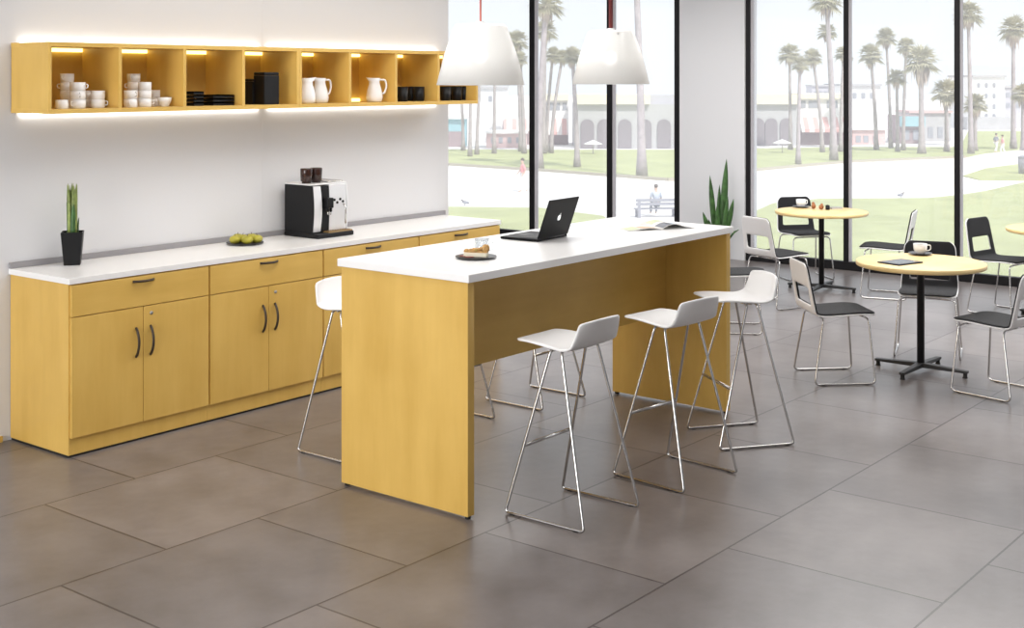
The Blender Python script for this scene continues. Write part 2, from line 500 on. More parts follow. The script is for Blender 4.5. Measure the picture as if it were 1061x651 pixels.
# ================================================================== ISLAND
t = thing('bar_island', 'tall maple bar island with a white top in the middle of the room', 'island', (5.415, 4.04, 0))
ox, oy = 5.415, 4.04
b = bmesh.new(); box(b, 4.252 - ox, 6.585 - ox, 3.632 - oy, 4.445 - oy, 1.031, 1.067); obj('island_top', b, 'counter', t, bevel=0.003)
for x0, x1, nm in ((4.265, 4.309, 0), (6.530, 6.574, 1)):
    b = bmesh.new(); box(b, x0 - ox, x1 - ox, 3.648 - oy, 4.430 - oy, 0.014, 1.031); p = obj('end_panel', b, 'maple', t, bevel=0.002)
    for yy in (3.66, 4.405):
        b = bmesh.new(); lathe(b, [(0, 0), (0.013, 0), (0.013, 0.014), (0, 0.014)], 12, ((x0 + x1) / 2 - ox, yy + 0.006 - oy, 0)); obj('glide', b, 'rubber', p)
b = bmesh.new(); box(b, 4.309 - ox, 6.530 - ox, 4.05 - oy, 4.072 - oy, 0.525, 1.031); obj('modesty_panel', b, 'maple_x', t, bevel=0.0015)

# ================================================================== WALL SHELVES
SF, SB = 6.0, WY - 0.006
def wall_shelf(x0, x1, dv, label, extra_led=None):
    z0, z1, th = 1.731, 2.103, 0.020
    cx = (x0 + x1) / 2
    t = thing('wall_shelf', label, 'shelf', (cx, SB, z0), 0, 'open maple shelf boxes on the wall')
    X = lambda x: x - cx
    D = SF - SB
    b = bmesh.new(); box(b, X(x0), X(x1), D, 0, z1 - z0 - 0.024, z1 - z0); obj('top_board', b, 'maple_x', t, bevel=0.001)
    b = bmesh.new(); box(b, X(x0), X(x1), D, 0, 0.0, 0.024); obj('bottom_board', b, 'maple_x', t, bevel=0.001)
    b = bmesh.new(); box(b, X(x0) + 0.002, X(x1) - 0.002, -0.012, 0.0, 0.024, z1 - z0 - 0.024); obj('back_board', b, 'maple', t)
    for k, x in enumerate(dv):
        a0, a1 = (x0, x0 + th) if k == 0 else ((x1 - th, x1) if k == len(dv) - 1 else (x - th / 2, x + th / 2))
        b = bmesh.new(); box(b, X(a0), X(a1), D, -0.012, 0.024, z1 - z0 - 0.024); obj('side_panel' if k in (0, len(dv) - 1) else 'divider', b, 'maple', t, bevel=0.0008)
    for k in range(len(dv) - 1):
        a, c = dv[k] + 0.02, dv[k + 1] - 0.02
        b = bmesh.new(); box(b, X(a), X(c), -0.032, -0.0125, z1 - z0 - 0.044, z1 - z0 - 0.0245); obj('cubby_light', b, 'led_in', t)
        if extra_led == k:
            b = bmesh.new(); box(b, X(a), X(c), -0.032, -0.0125, 0.0245, 0.046); obj('cubby_light', b, 'led_in', t)
    for z in (z1 - z0 + 0.0005, -0.0095):
        b = bmesh.new(); box(b, X(x0) + 0.05, X(x1) - (0.02 if x1 < 6 else 0.05), -0.016, 0.002, z, z + 0.009); obj('wall_light', b, 'led', t)
    for xx in (x0 + 0.2, x1 - 0.2):
        b = bmesh.new(); box(b, X(xx) - 0.05, X(xx) + 0.05, 0.0, WY - SB - 0.0005, 0.1, 0.27); obj('hanging_bracket', b, 'steel', t)
    return t
wall_shelf(3.709, 5.421, [3.709, 4.139, 4.563, 4.985, 5.421], 'left maple wall shelf with four cubbies, holding the white cups and black stacks')
wall_shelf(5.422, 7.129, [5.422, 5.856, 6.282, 6.706, 7.129], 'right maple wall shelf box with four cubbies, holding the white jugs and black tumblers', 1)
SZ = 1.731 + 0.024                            # cubby floor

# ---- crockery
def cup_model():
    t = thing('cup', 'x', 'cup', (0, 0, 0), 0, 'white cups on the wall shelf')
    b = bmesh.new()
    lathe(b, [(0, 0.0), (0.0335, 0.0), (0.0358, 0.003), (0.0368, 0.02), (0.0366, 0.0462), (0.0336, 0.0462), (0.0335, 0.02), (0.031, 0.005), (0, 0.005)], 28)
    obj('cup_bowl', b, 'ceramic', t, True)
    b = bmesh.new()
    tube(b, fillet([(0.035, 0, 0.036), (0.050, 0, 0.036), (0.050, 0, 0.016), (0.034, 0, 0.014)], 0.010, 4), 0.0028, 7)
    obj('handle', b, 'ceramic', t, True)
    return t
cup = Kind(cup_model())
def X_at(u, y): return onY(u, 100, y).x
CS = 0.0463
def cups(u, y, n, names, rz, wide=1.0):
    x = X_at(u, y)
    for k in range(n):
        cup((x, y, SZ + k * CS), rz + k * 0.9, names[k], (wide, wide, 1.0))
C1, C2 = 'in the leftmost shelf cubby', 'in the second shelf cubby'
cups(64, 6.085, 1, ['single white cup standing alone at the front ' + C1], R(60), 0.88)
cups(69.5, 6.235, 4, [k + ' cup of the tall rear stack ' + C1 for k in ('bottom', 'second', 'third', 'top')], R(50))
cups(80.5, 6.115, 3, ['bottom cup of the three-cup middle stack ' + C1, 'middle cup of the three-cup middle stack ' + C1, 'top cup of the three-cup middle stack ' + C1], R(200), 1.12)
cups(91, 6.25, 2, ['lower cup of the half-hidden rear stack ' + C1, 'upper cup of the half-hidden rear stack ' + C1], R(60))
cups(101.5, 6.12, 2, ['lower cup of the right-hand stack of two ' + C1, 'upper cup of the right-hand stack of two ' + C1], R(-35))
cups(138.5, 6.235, 4, [k + ' cup of the tall rear stack ' + C2 for k in ('bottom', 'second', 'third', 'top')], R(60))
cups(135, 6.10, 2, ['lower cup of the front left stack of two ' + C2, 'upper cup of the front left stack of two ' + C2], R(230))
cups(150, 6.115, 3, ['bottom cup of the front three-cup stack ' + C2, 'middle cup of the front three-cup stack ' + C2, 'top cup of the front three-cup stack ' + C2], R(-30))
cups(160.5, 6.25, 2, ['lower cup of the rear stack behind the bowl ' + C2, 'upper cup of the rear stack behind the bowl ' + C2], R(90))
b = bmesh.new(); lathe(b, [(0, 0), (0.022, 0), (0.024, 0.004), (0.036, 0.028), (0.041, 0.052), (0.038, 0.052), (0.033, 0.03), (0.02, 0.008), (0, 0.008)], 28)
tag(obj('bowl', b, 'ceramic', None, True, loc=(X_at(170.5, 6.11), 6.11, SZ)), 'small white flared bowl on the right of the second shelf cubby', 'bowl')

def tray_model(w, d, h):
    b = bmesh.new(); box(b, -w / 2, w / 2, -d / 2, d / 2, 0, h)
    top = [f for f in b.faces if f.normal.z > 0.5 or all(v.co.z > h * 0.9 for v in f.verts)]
    r = bmesh.ops.inset_region(b, faces=top, thickness=0.005)
    bmesh.ops.translate(b, vec=(0, 0, -h * 0.5), verts=list({v for f in top for v in f.verts}))
    return b
x = X_at(201, 6.12)
for k, nm in enumerate(['bottom', 'second', 'third', 'top']):
    tag(obj('bowl', tray_model(0.072, 0.09, 0.021), 'black', None, bevel=0.002, loc=(x, 6.12, SZ + k * 0.0215)), nm + ' square black bowl of the taller stack in the third shelf cubby', 'bowl', 'small black square bowls')
x = X_at(223, 6.14)
for k, nm in enumerate(['bottom', 'middle', 'top']):
    tag(obj('tray', tray_model(0.155, 0.16, 0.021), 'black', None, bevel=0.002, loc=(x, 6.14, SZ + k * 0.0215)), nm + ' black tray of the low wide stack in the third shelf cubby', 'tray', 'black trays in the third cubby')
def canister(u, y, w, d, h, label):
    t = thing('canister', label, 'canister', (X_at(u, y), y, SZ), 0, 'black canisters')
    b = bmesh.new(); box(b, -w / 2, w / 2, -d / 2, d / 2, 0, h * 0.9); obj('body', b, 'black', t, bevel=0.004)
    b = bmesh.new(); box(b, -w / 2 + 0.001, w / 2 - 0.001, -d / 2 + 0.001, d / 2 - 0.001, h * 0.905, h); obj('lid', b, 'black', t, bevel=0.004)
canister(260, 6.20, 0.075, 0.12, 0.155, 'shorter black box canister partly behind the taller one in the fourth shelf cubby')
canister(276, 6.10, 0.118, 0.10, 0.196, 'tall square black canister in the fourth shelf cubby from the left')

def jug_model():
    t = thing('jug', 'x', 'jug', (0, 0, 0), 0, 'white jugs on the wall shelf')
    b = bmesh.new()
    prof = [(0, 0), (0.042, 0), (0.052, 0.01), (0.056, 0.035), (0.050, 0.075), (0.038, 0.115), (0.034, 0.135), (0.040, 0.160), (0.037, 0.160), (0.031, 0.135), (0.035, 0.115), (0.047, 0.075), (0.05, 0.03), (0.03, 0.006), (0, 0.006)]
    lathe(b, prof, 28)
    for v in b.verts:
        if v.co.z > 0.125 and v.co.x < 0:
            k = max(0, -v.co.x / 0.04) ** 3 * (v.co.z - 0.125) / 0.035
            v.co.x -= 0.018 * k; v.co.z += 0.006 * k
    obj('body', b, 'ceramic', t, True)
    b = bmesh.new(); tube(b, fillet([(0.036, 0, 0.148), (0.072, 0, 0.150), (0.082, 0, 0.105), (0.066, 0, 0.06), (0.050, 0, 0.055)], 0.03, 5), 0.0065, 8)
    obj('handle', b, 'ceramic', t, True)
    return t
jug = Kind(jug_model())
jug((X_at(318, 6.09), 6.09, SZ), R(150), 'left white jug of the pair, cut off by the divider in the fifth cubby')
jug((X_at(331.5, 6.13), 6.13, SZ), R(-15), 'right white jug of the pair, handle to the right, in the fifth cubby')
jug((X_at(388, 6.11), 6.11, SZ), R(-40), 'lone white jug standing in the sixth shelf cubby')

def tumbler_model():
    t = thing('tumbler', 'x', 'tumbler', (0, 0, 0), 0, 'black tumblers on the wall shelf')
    b = bmesh.new(); lathe(b, [(0, 0), (0.033, 0), (0.036, 0.004), (0.040, 0.098), (0.0375, 0.098), (0.034, 0.008), (0, 0.008)], 24)
    obj('tumbler_body', b, 'black', t, True)
    b = bmesh.new(); lathe(b, [(0.0375, 0.0982), (0.0402, 0.0982), (0.0402, 0.100), (0.0375, 0.100)], 24, closed=True)
    obj('rim', b, 'black', t, True)
    return t
tum = Kind(tumbler_model())
for u, y, nm in ((417, 6.11, 'leftmost black tumbler in the seventh shelf cubby'), (426, 6.20, 'middle black tumbler set back in the seventh shelf cubby'), (434, 6.11, 'rightmost black tumbler in the seventh shelf cubby'),
                 (461.5, 6.09, 'first black tumbler from the left in the last shelf cubby'), (467.5, 6.20, 'second black tumbler, set back in the last shelf cubby'), (473.5, 6.11, 'third black tumbler from the left in the last shelf cubby'), (481, 6.13, 'black tumbler nearest the right end of the last shelf cubby')):
    tum((X_at(u, y), y, SZ), 0, nm)

# ================================================================== ON THE WORKTOP
CT = 0.907
def blade(bm, base, tip, wid, bend=0.0, curl=Vector((0, 0, 0)), n=8, thick=0.002, fold=0.25):
    base, tip = Vector(base), Vector(tip)
    ax = (tip - base); side = ax.cross(Vector((math.cos(bend), math.sin(bend), 0.05))).normalized()
    nor = ax.cross(side).normalized()
    rows = []
    for k in range(n + 1):
        t = k / n
        w = wid * (0.62 + 0.75 * t - 0.2 * t * t) * (1 - max(0, (t - 0.45) / 0.55) ** 2.2) + 0.0004
        c = base.lerp(tip, t) + curl * t * t
        rows.append([bm.verts.new(c + side * w * s + nor * (fold * w * abs(s) + dz * thick)) for dz in (0, 1) for s in (-1, 0, 1)])
    for a, b in zip(rows, rows[1:]):
        for q in ((0, 1), (1, 2)): bm.faces.new((a[q[0]], a[q[1]], b[q[1]], b[q[0]]))
        for q in ((4, 3), (5, 4)): bm.faces.new((a[q[0]], a[q[1]], b[q[1]], b[q[0]]))
        bm.faces.new((a[0], b[0], b[3], a[3])); bm.faces.new((a[2], a[5], b[5], b[2]))
    a = rows[0]; bm.faces.new((a[0], a[3], a[4], a[1])); bm.faces.new((a[1], a[4], a[5], a[2]))
    a = rows[-1]; bm.faces.new((a[0], a[1], a[4], a[3])); bm.faces.new((a[1], a[2], a[5], a[4]))

def square_pot(bm, wb, wt, h, wall=0.006):
    rings = []
    for w, z in ((wb, 0), (wt, h), (wt - wall, h), (wt - wall - 0.004, h - 0.02)):
        rings.append([bm.verts.new((w * sx, w * sy, z)) for sx, sy in ((-1, -1), (1, -1), (1, 1), (-1, 1))])
    bm.faces.new(rings[0][::-1])
    for a, b in zip(rings, rings[1:]):
        for k in range(4): bm.faces.new((a[k], a[(k + 1) % 4], b[(k + 1) % 4], b[k]))
    bm.faces.new(rings[-1])
t = thing('potted_plant', 'small upright green plant in a tapered black pot at the left end of the worktop', 'plant', (4.00, 6.235, CT), HEAD + R(14))
b = bmesh.new(); square_pot(b, 0.042, 0.057, 0.178); obj('pot', b, 'black', t, bevel=0.006)
b = bmesh.new(); box(b, -0.048, 0.048, -0.048, 0.048, 0.150, 0.166); obj('soil', b, 'soil', t)
random.seed(4)
for k in range(24):
    a = k * 2.39996; r = 0.034 * math.sqrt((k + 0.5) / 24)
    h = (0.44, 0.36, 0.41, 0.30, 0.43, 0.38)[k % 6] - 0.05 * (r / 0.034) * (k % 2)
    b = bmesh.new(); blade(b, (r * math.cos(a), r * math.sin(a), 0.164), (1.08 * r * math.cos(a), 1.08 * r * math.sin(a), h), 0.0125, a, n=7, fold=0.5)
    obj('leaf', b, 'leaf_light' if h > 0.40 else 'leaf', t, True)

t = tag(obj('fruit_plate', (lambda b: (lathe(b, [(0, 0), (0.07, 0), (0.075, 0.003), (0.112, 0.010), (0.112, 0.013), (0.074, 0.007), (0, 0.006)], 40), b)[1])(bmesh.new()), 'plate', None, True, loc=(5.14, 6.175, CT)), 'dark round plate with green fruit on the white worktop', 'plate')
def fruit_model():
    t = thing('green_fruit', 'x', 'fruit', (0, 0, 0), 0, 'green fruit on the dark plate')
    b = bmesh.new(); lathe(b, [(0, 0.004), (0.010, 0.001), (0.022, 0.006), (0.030, 0.020), (0.031, 0.033), (0.025, 0.047), (0.014, 0.055), (0.006, 0.055), (0, 0.051)], 20); obj('flesh', b, 'pear', t, True)
    b = bmesh.new(); tube(b, [(0, 0, 0.050), (0.001, 0, 0.060), (0.004, 0.001, 0.067)], [0.0016, 0.0013, 0.0018], 6); obj('stem', b, 'stem', t, True)
    return t
fr = Kind(fruit_model())
for dx, dy, dz, nm in ((-0.064, 0.016, 0.008, 'green fruit at the left edge of the dark plate'), (-0.026, -0.052, 0.008, 'green fruit at the front left of the dark plate'), (0.046, -0.056, 0.008, 'green fruit at the front right of the dark plate'),
                       (0.062, 0.012, 0.008, 'green fruit at the right edge of the dark plate'), (0.000, 0.020, 0.008, 'green fruit in the middle of the dark plate'), (0.004, 0.072, 0.008, 'green fruit at the back of the dark plate')):
    fr((5.14 + dx, 6.175 + dy, CT + dz), dx * 40, nm, (1.12, 1.12, 0.86))

# coffee machine (faces -Y)
t = thing('coffee_machine', 'black and silver automatic coffee machine on the white worktop', 'coffee machine', (5.725, 6.18, CT))
def wavy_front(bm, x0, x1, yb, z0, z1, bulge, n=10):
    rows = []
    for k in range(n + 1):
        f = k / n; z = z0 + (z1 - z0) * f
        yf = -0.125 - bulge * math.sin(math.pi * f)
        rows.append([bm.verts.new(c) for c in ((x0, yf, z), (x1, yf, z), (x1, yb, z), (x0, yb, z))])
    bm.faces.new(rows[0][::-1]); bm.faces.new(rows[-1])
    for a, b in zip(rows, rows[1:]):
        for k in range(4): bm.faces.new((a[k], a[(k + 1) % 4], b[(k + 1) % 4], b[k]))
b = bmesh.new(); wavy_front(b, -0.150, -0.140, 0.13, 0.030, 0.330, 0.012); obj('side_panel', b, 'black', t, bevel=0.003)
b = bmesh.new(); wavy_front(b, 0.145, 0.155, 0.13, 0.030, 0.330, 0.012); obj('side_panel', b, 'silver', t, bevel=0.003)
b = bmesh.new(); box(b, -0.140, 0.145, -0.085, 0.13, 0.03, 0.325); obj('body', b, 'black', t)
b = bmesh.new(); wavy_front(b, -0.139, -0.075, -0.08, 0.035, 0.325, 0.016); obj('front_strip', b, 'silver', t, bevel=0.004)
b = bmesh.new(); wavy_front(b, -0.074, -0.004, -0.08, 0.035, 0.325, 0.004); obj('front_column', b, 'black', t, bevel=0.003)
b = bmesh.new(); wavy_front(b, -0.003, 0.144, -0.08, 0.035, 0.330, 0.006); fp = obj('front_panel', b, 'silver', t, bevel=0.004)
b = bmesh.new(); box(b, -0.152, 0.158, -0.185, 0.132, 0.0, 0.030); obj('base', b, 'black', t, bevel=0.006)
b = bmesh.new(); box(b, -0.055, 0.150, -0.180, -0.128, 0.0302, 0.037)
for k in range(9): box(b, -0.05 + k * 0.022, -0.040 + k * 0.022, -0.176, -0.132, 0.037, 0.040)
obj('drip_grid', b, 'tan', t)
b = bmesh.new(); box(b, -0.058, -0.008, -0.175, -0.120, 0.185, 0.250); box(b, -0.050, -0.038, -0.168, -0.15, 0.160, 0.186); box(b, -0.026, -0.014, -0.168, -0.15, 0.160, 0.186); sp = obj('spout', b, 'black', t, bevel=0.005)
b = bmesh.new(); tube(b, [(-0.044, -0.158, 0.165), (-0.044, -0.158, 0.142)], 0.005, 8); tube(b, [(-0.020, -0.158, 0.165), (-0.020, -0.158, 0.142)], 0.005, 8); obj('nozzle', b, 'chrome', sp, True)
b = bmesh.new(); box(b, -0.150, 0.155, -0.12, 0.13, 0.3305, 0.340); obj('top_plate', b, 'silver', t, bevel=0.003)
b = bmesh.new(); tube(b, fillet([(0.02, -0.10, 0.345), (0.145, -0.10, 0.345), (0.145, 0.12, 0.345), (0.02, 0.12, 0.345)], 0.02, 4, True), 0.0045, 8, True); obj('cup_rail', b, 'chrome', t, True)
for k, x in enumerate((-0.100, -0.018)):
    b = bmesh.new(); lathe(b, [(0, 0.340), (0.030, 0.340), (0.030, 0.352), (0.037, 0.353), (0.040, 0.428), (0.037, 0.434), (0, 0.436)], 24, (x, -0.02, 0)); obj('bean_hopper', b, 'brown', t, True)
for x, z in ((0.038, 0.230), (0.062, 0.212), (0.088, 0.232), (0.112, 0.216)):
    b = bmesh.new(); lathe(b, [(0, 0), (0.0085, 0), (0.0085, 0.006), (0, 0.006)], 14)
    bmesh.ops.rotate(b, cent=(0, 0, 0), matrix=Matrix.Rotation(R(90), 3, 'X'), verts=b.verts[:]); bmesh.ops.translate(b, vec=(x, -0.128, z), verts=b.verts[:])
    obj('button', b, 'black', fp)
b = bmesh.new(); tube(b, fillet([(0.118, -0.130, 0.20), (0.118, -0.150, 0.18), (0.118, -0.150, 0.075)], 0.015, 4), 0.005, 8); obj('steam_wand', b, 'chrome', t, True)

# ================================================================== ON THE ISLAND
IT = 1.067
def round_plate(bm, r):
    lathe(bm, [(0, 0), (r * 0.62, 0), (r * 0.66, 0.003), (r, 0.008), (r, 0.0105), (r * 0.64, 0.006), (0, 0.005)], 40)
b = bmesh.new(); round_plate(b, 0.098)
tag(obj('dessert_plate', b, 'plate', None, True, loc=(4.672, 3.945, IT)), 'dark dessert plate near the left end of the white island top', 'plate')
# slice of pie
t = thing('pie_slice', 'slice of fruit pie with cream and red sauce on the dark dessert plate', 'pie', (4.672, 3.935, IT + 0.0065), R(-52))
wedge = [(-0.068, 0.0), (-0.02, -0.018), (0.045, -0.034), (0.052, 0.0), (0.045, 0.034), (-0.02, 0.018)]
b = bmesh.new(); prism(b, wedge, 0.0, 0.022); obj('filling', b, 'cream', t, bevel=0.004)
b = bmesh.new(); prism(b, [(x * 0.97, y * 0.97) for x, y in wedge], 0.0222, 0.030)
random.seed(2)
for k in range(16):
    f = random.random(); ellipsoid(b, (-0.055 + 0.10 * f, (random.random() - 0.5) * 0.055 * f, 0.031 + 0.008 * f), (0.011, 0.009, 0.008), 8, 5)
obj('crust_topping', b, 'crust', t)
b = bmesh.new()
for k in range(5): ellipsoid(b, (0.034 + 0.010 * (k % 2), -0.024 + k * 0.012, 0.040), (0.013, 0.012, 0.017), 10, 7)
obj('crust_edge', b, 'crust', t, True)
b = bmesh.new(); ellipsoid(b, (-0.052, 0.005, 0.031), (0.013, 0.010, 0.005)); ellipsoid(b, (-0.068, 0.012, 0.003), (0.020, 0.022, 0.003)); ellipsoid(b, (-0.04, -0.028, 0.003), (0.026, 0.014, 0.003)); obj('sauce', b, 'berry', t, True)
b = bmesh.new(); ellipsoid(b, (-0.018, 0.006, 0.033), (0.012, 0.010, 0.006)); ellipsoid(b, (-0.004, -0.010, 0.034), (0.010, 0.006, 0.005)); obj('garnish', b, 'herb', t, True)
# glass cup behind the plate
t = thing('glass_cup', 'clear glass cup standing just behind the pie plate on the island', 'glass', (4.800, 4.015, IT), R(-60))
b = bmesh.new(); lathe(b, [(0, 0.0), (0.026, 0.0), (0.032, 0.004), (0.036, 0.070), (0.0345, 0.070), (0.030, 0.007), (0, 0.006)], 32); obj('glass_body', b, 'cupglass', t, True)
b = bmesh.new(); lathe(b, [(0.0338, 0.0702), (0.0366, 0.0702), (0.0366, 0.073), (0.0338, 0.073)], 32, closed=True); obj('rim', b, 'rim', t, True)
b = bmesh.new(); tube(b, fillet([(0.035, 0, 0.058), (0.056, 0, 0.058), (0.054, 0, 0.022), (0.033, 0, 0.018)], 0.014, 4), 0.003, 7); obj('handle', b, 'cupglass', t, True)

# laptop: hinge line along X, keyboard towards +Y, lid back towards the camera
t = thing('laptop', 'open black laptop seen from behind, with a white fruit emblem on its lid', 'laptop', (5.462, 4.085, IT), R(4))
b = bmesh.new(); box(b, -0.145, 0.145, 0.0, 0.235, 0.002, 0.015); base = obj('base', b, 'laptop', t, bevel=0.003)
b = bmesh.new()
for r_ in range(5):
    for c_ in range(13): box(b, -0.125 + c_ * 0.0193, -0.1085 + c_ * 0.0193, 0.030 + r_ * 0.019, 0.046 + r_ * 0.019, 0.0152, 0.0168)
obj('keyboard', b, 'blackmetal', base)
b = bmesh.new(); box(b, -0.045, 0.045, 0.145, 0.215, 0.0151, 0.0156); obj('touchpad', b, 'blackmetal', base)
LT = Matrix.Translation((0, 0.004, 0.014)) @ Matrix.Rotation(R(20), 4, 'X')
b = bmesh.new(); box(b, -0.145, 0.145, -0.007, 0.0, 0.004, 0.220, LT); lid = obj('lid', b, 'laptop', t, bevel=0.0025)
b = bmesh.new(); box(b, -0.132, 0.132, 0.0002, 0.001, 0.018, 0.210, LT); obj('screen', b, 'screen', lid)
b = bmesh.new(); tube(b, [(-0.11, 0.002, 0.015), (0.11, 0.002, 0.015)], 0.006, 10); obj('hinge', b, 'blackmetal', t, True)
def emblem(bm, mtx):
    pts = []
    body = [(0, 0.82), (0.25, 0.92), (0.52, 0.90), (0.76, 0.72), (0.66, 0.60), (0.56, 0.42), (0.58, 0.18), (0.70, 0.02), (0.86, -0.08), (0.76, -0.40), (0.56, -0.72), (0.36, -0.90), (0.16, -0.88), (0, -0.82), (-0.16, -0.88), (-0.36, -0.90), (-0.60, -0.70), (-0.80, -0.35), (-0.88, 0.05), (-0.84, 0.45), (-0.68, 0.76), (-0.45, 0.92), (-0.22, 0.92)]
    s = 0.0165
    prism(bm, [(x * s, y * s) for x, y in body], 0, 0.0008, mtx)
    leaf = [(0.02, 1.02), (0.05, 1.28), (0.20, 1.46), (0.38, 1.54), (0.38, 1.32), (0.24, 1.12)]
    prism(bm, [(x * s, y * s) for x, y in leaf], 0, 0.0008, mtx)
b = bmesh.new(); emblem(b, LT @ Matrix.Translation((0.0, -0.0072, 0.112)) @ Matrix.Rotation(R(90), 4, 'X')); obj('emblem', b, 'logo', lid)

# open magazine
t = thing('magazine', 'open magazine with printed photos lying on the far end of the island', 'magazine', (6.255, 3.985, IT), R(-30))
def page(bm, s, z, lift, w=0.205, h=0.28, n=10):
    rows = []
    for k in range(n + 1):
        f = k / n; zz = z + lift * math.sin(math.pi * min(1, f * 1.15)) * (1 - 0.55 * f)
        rows.append([bm.verts.new((s * w * f, yy, zz + q)) for q in (0, 0.0012) for yy in (-h / 2, h / 2)])
    for a, c in zip(rows, rows[1:]):
        bm.faces.new((a[0], a[1], c[1], c[0])); bm.faces.new((a[2], c[2], c[3], a[3]))
        bm.faces.new((a[0], c[0], c[2], a[2])); bm.faces.new((a[1], a[3], c[3], c[1]))
    bm.faces.new((rows[-1][0], rows[-1][1], rows[-1][3], rows[-1][2])); bm.faces.new((rows[0][0], rows[0][2], rows[0][3], rows[0][1]))
b = bmesh.new(); page(b, -1, 0.0005, 0.012); obj('left_page', b, 'paper', t, True)
b = bmesh.new(); page(b, 1, 0.0005, 0.034); obj('right_page', b, 'paper', t, True)
def print_on(name, s, lift, x0, x1, y0, y1, mat, z=0.0005, w=0.205, n=8):
    b = bmesh.new(); rows = []
    for k in range(n + 1):
        f = (x0 + (x1 - x0) * k / n) / w; zz = z + 0.0016 + lift * math.sin(math.pi * min(1, f * 1.15)) * (1 - 0.55 * f)
        rows.append([b.verts.new((s * w * f, yy, zz)) for yy in (y0, y1)])
    for a, c in zip(rows, rows[1:]): b.faces.new((a[0], a[1], c[1], c[0]))
    obj(name, b, mat, t, solid=0.0003)
print_on('picture', -1, 0.012, 0.02, 0.11, -0.125, -0.03, 'ink_tan'); print_on('picture', -1, 0.012, 0.12, 0.19, -0.12, -0.01, 'ink_green')
print_on('picture', 1, 0.034, 0.012, 0.075, -0.132, -0.03, 'ink_dark'); print_on('picture', 1, 0.034, 0.080, 0.125, -0.132, -0.06, 'ink_blue'); print_on('picture', 1, 0.034, 0.135, 0.195, -0.132, 0.02, 'ink_dark'); print_on('text_block', 1, 0.034, 0.02, 0.12, 0.02, 0.10, 'ink_green')

# ================================================================== PENDANTS
def pendant(u, v_top, x, label, cord, wob):
    y = 4.03
    t = thing('pendant_lamp', label, 'lamp', (x, y, 1.882), 0, 'pendant lamps over the island')
    H, RB, RTp = 0.295, 0.214, 0.128
    b = bmesh.new(); lathe(b, [(RB, 0), (RB * 0.5 + RTp * 0.5 + 0.006, H * 0.5), (RTp, H - 0.012), (RTp - 0.014, H), (0.02, H + 0.003), (0.02, H - 0.001), (RTp - 0.016, H - 0.004), (RTp - 0.004, H - 0.014), (RB * 0.5 + RTp * 0.5 + 0.002, H * 0.5), (RB - 0.004, 0)], 56, closed=True)
    sh = obj('lamp_shade', b, 'opal', t, True)
    b = bmesh.new()
    for k in range(4):
        a = k * math.pi / 2 + wob
        tube(b, [(RTp * 0.98 * math.cos(a), RTp * 0.98 * math.sin(a), H - 0.022), (RTp * 1.03 * math.cos(a), RTp * 1.03 * math.sin(a), H - 0.018)], 0.006, 8)
    obj('shade_stud', b, 'steel', sh)
    b = bmesh.new(); tube(b, [(0, 0, H), (0, 0, CEIL - 1.882 - 0.03)], 0.0048 if cord == 'cord_p' else 0.012, 8); obj('cord', b, cord, t, True)
    b = bmesh.new(); lathe(b, [(0, H - 0.116), (0.018, H - 0.116), (0.022, H - 0.02), (0.022, H + 0.012), (0, H + 0.015)], 16); obj('lamp_holder', b, 'plastic', t, True)
    b = bmesh.new(); ellipsoid(b, (0, 0, H - 0.150), (0.03, 0.03, 0.037), 16, 10); obj('bulb', b, M['bulb'], t, True)
    b = bmesh.new(); lathe(b, [(0, CEIL - 1.882 - 0.035), (0.05, CEIL - 1.882 - 0.03), (0.055, CEIL - 1.882), (0, CEIL - 1.882)], 24); obj('ceiling_rose', b, 'plastic', t, True)
M['bulb'] = emitter('bulb_glow', (1.0, 0.99, 0.98), 18.0)
pendant(498, 25, 4.807, 'left white conical pendant lamp on a thin pale red cord, before the shelf end', 'cord_p', 0.4)
pendant(632, 32, 5.925, 'right white conical pendant lamp on a dark red cord, before a window mullion', 'cord_d', 0.9)

# ================================================================== STOOLS (face +Y)
def shell_grid(prof, halfw, nx=12, hole=None, z_of=None, inset=0.0):
    """surface swept along prof [(y, z)], half width given per row; hole = (row0, row1, frac) left open"""
    bm = bmesh.new(); rows = []
    for k, (y, z) in enumerate(prof):
        w = halfw[k] - inset
        row = []
        for c in range(nx + 1):
            s = -1 + 2 * c / nx
            dy, dz = z_of(k, s) if z_of else (0, 0)
            row.append(bm.verts.new((w * s, y + dy, z + dz)))
        rows.append(row)
    for k in range(len(rows) - 1):
        for c in range(nx):
            mid = -1 + 2 * (c + 0.5) / nx
            if hole and hole[0] <= k < hole[1] and abs(mid) < hole[2]:
                continue
            bm.faces.new((rows[k][c], rows[k][c + 1], rows[k + 1][c + 1], rows[k + 1][c]))
    return bm


def smooth_prof(pts, n):
    """Catmull-Rom through pts, n samples per span"""
    P_ = [Vector((*p, 0)) for p in pts]; P_ = [P_[0] * 2 - P_[1]] + P_ + [P_[-1] * 2 - P_[-2]]
    out = []
    for i in range(1, len(P_) - 2):
        a, b, c, d = P_[i - 1:i + 3]
        for k in range(n):
            t = k / n
            q = 0.5 * ((2 * b) + (c - a) * t + (2 * a - 5 * b + 4 * c - d) * t * t + (3 * b - a - 3 * c + d) * t ** 3)
            out.append((q.x, q.y))
    out.append((P_[-2].x, P_[-2].y))
    return out


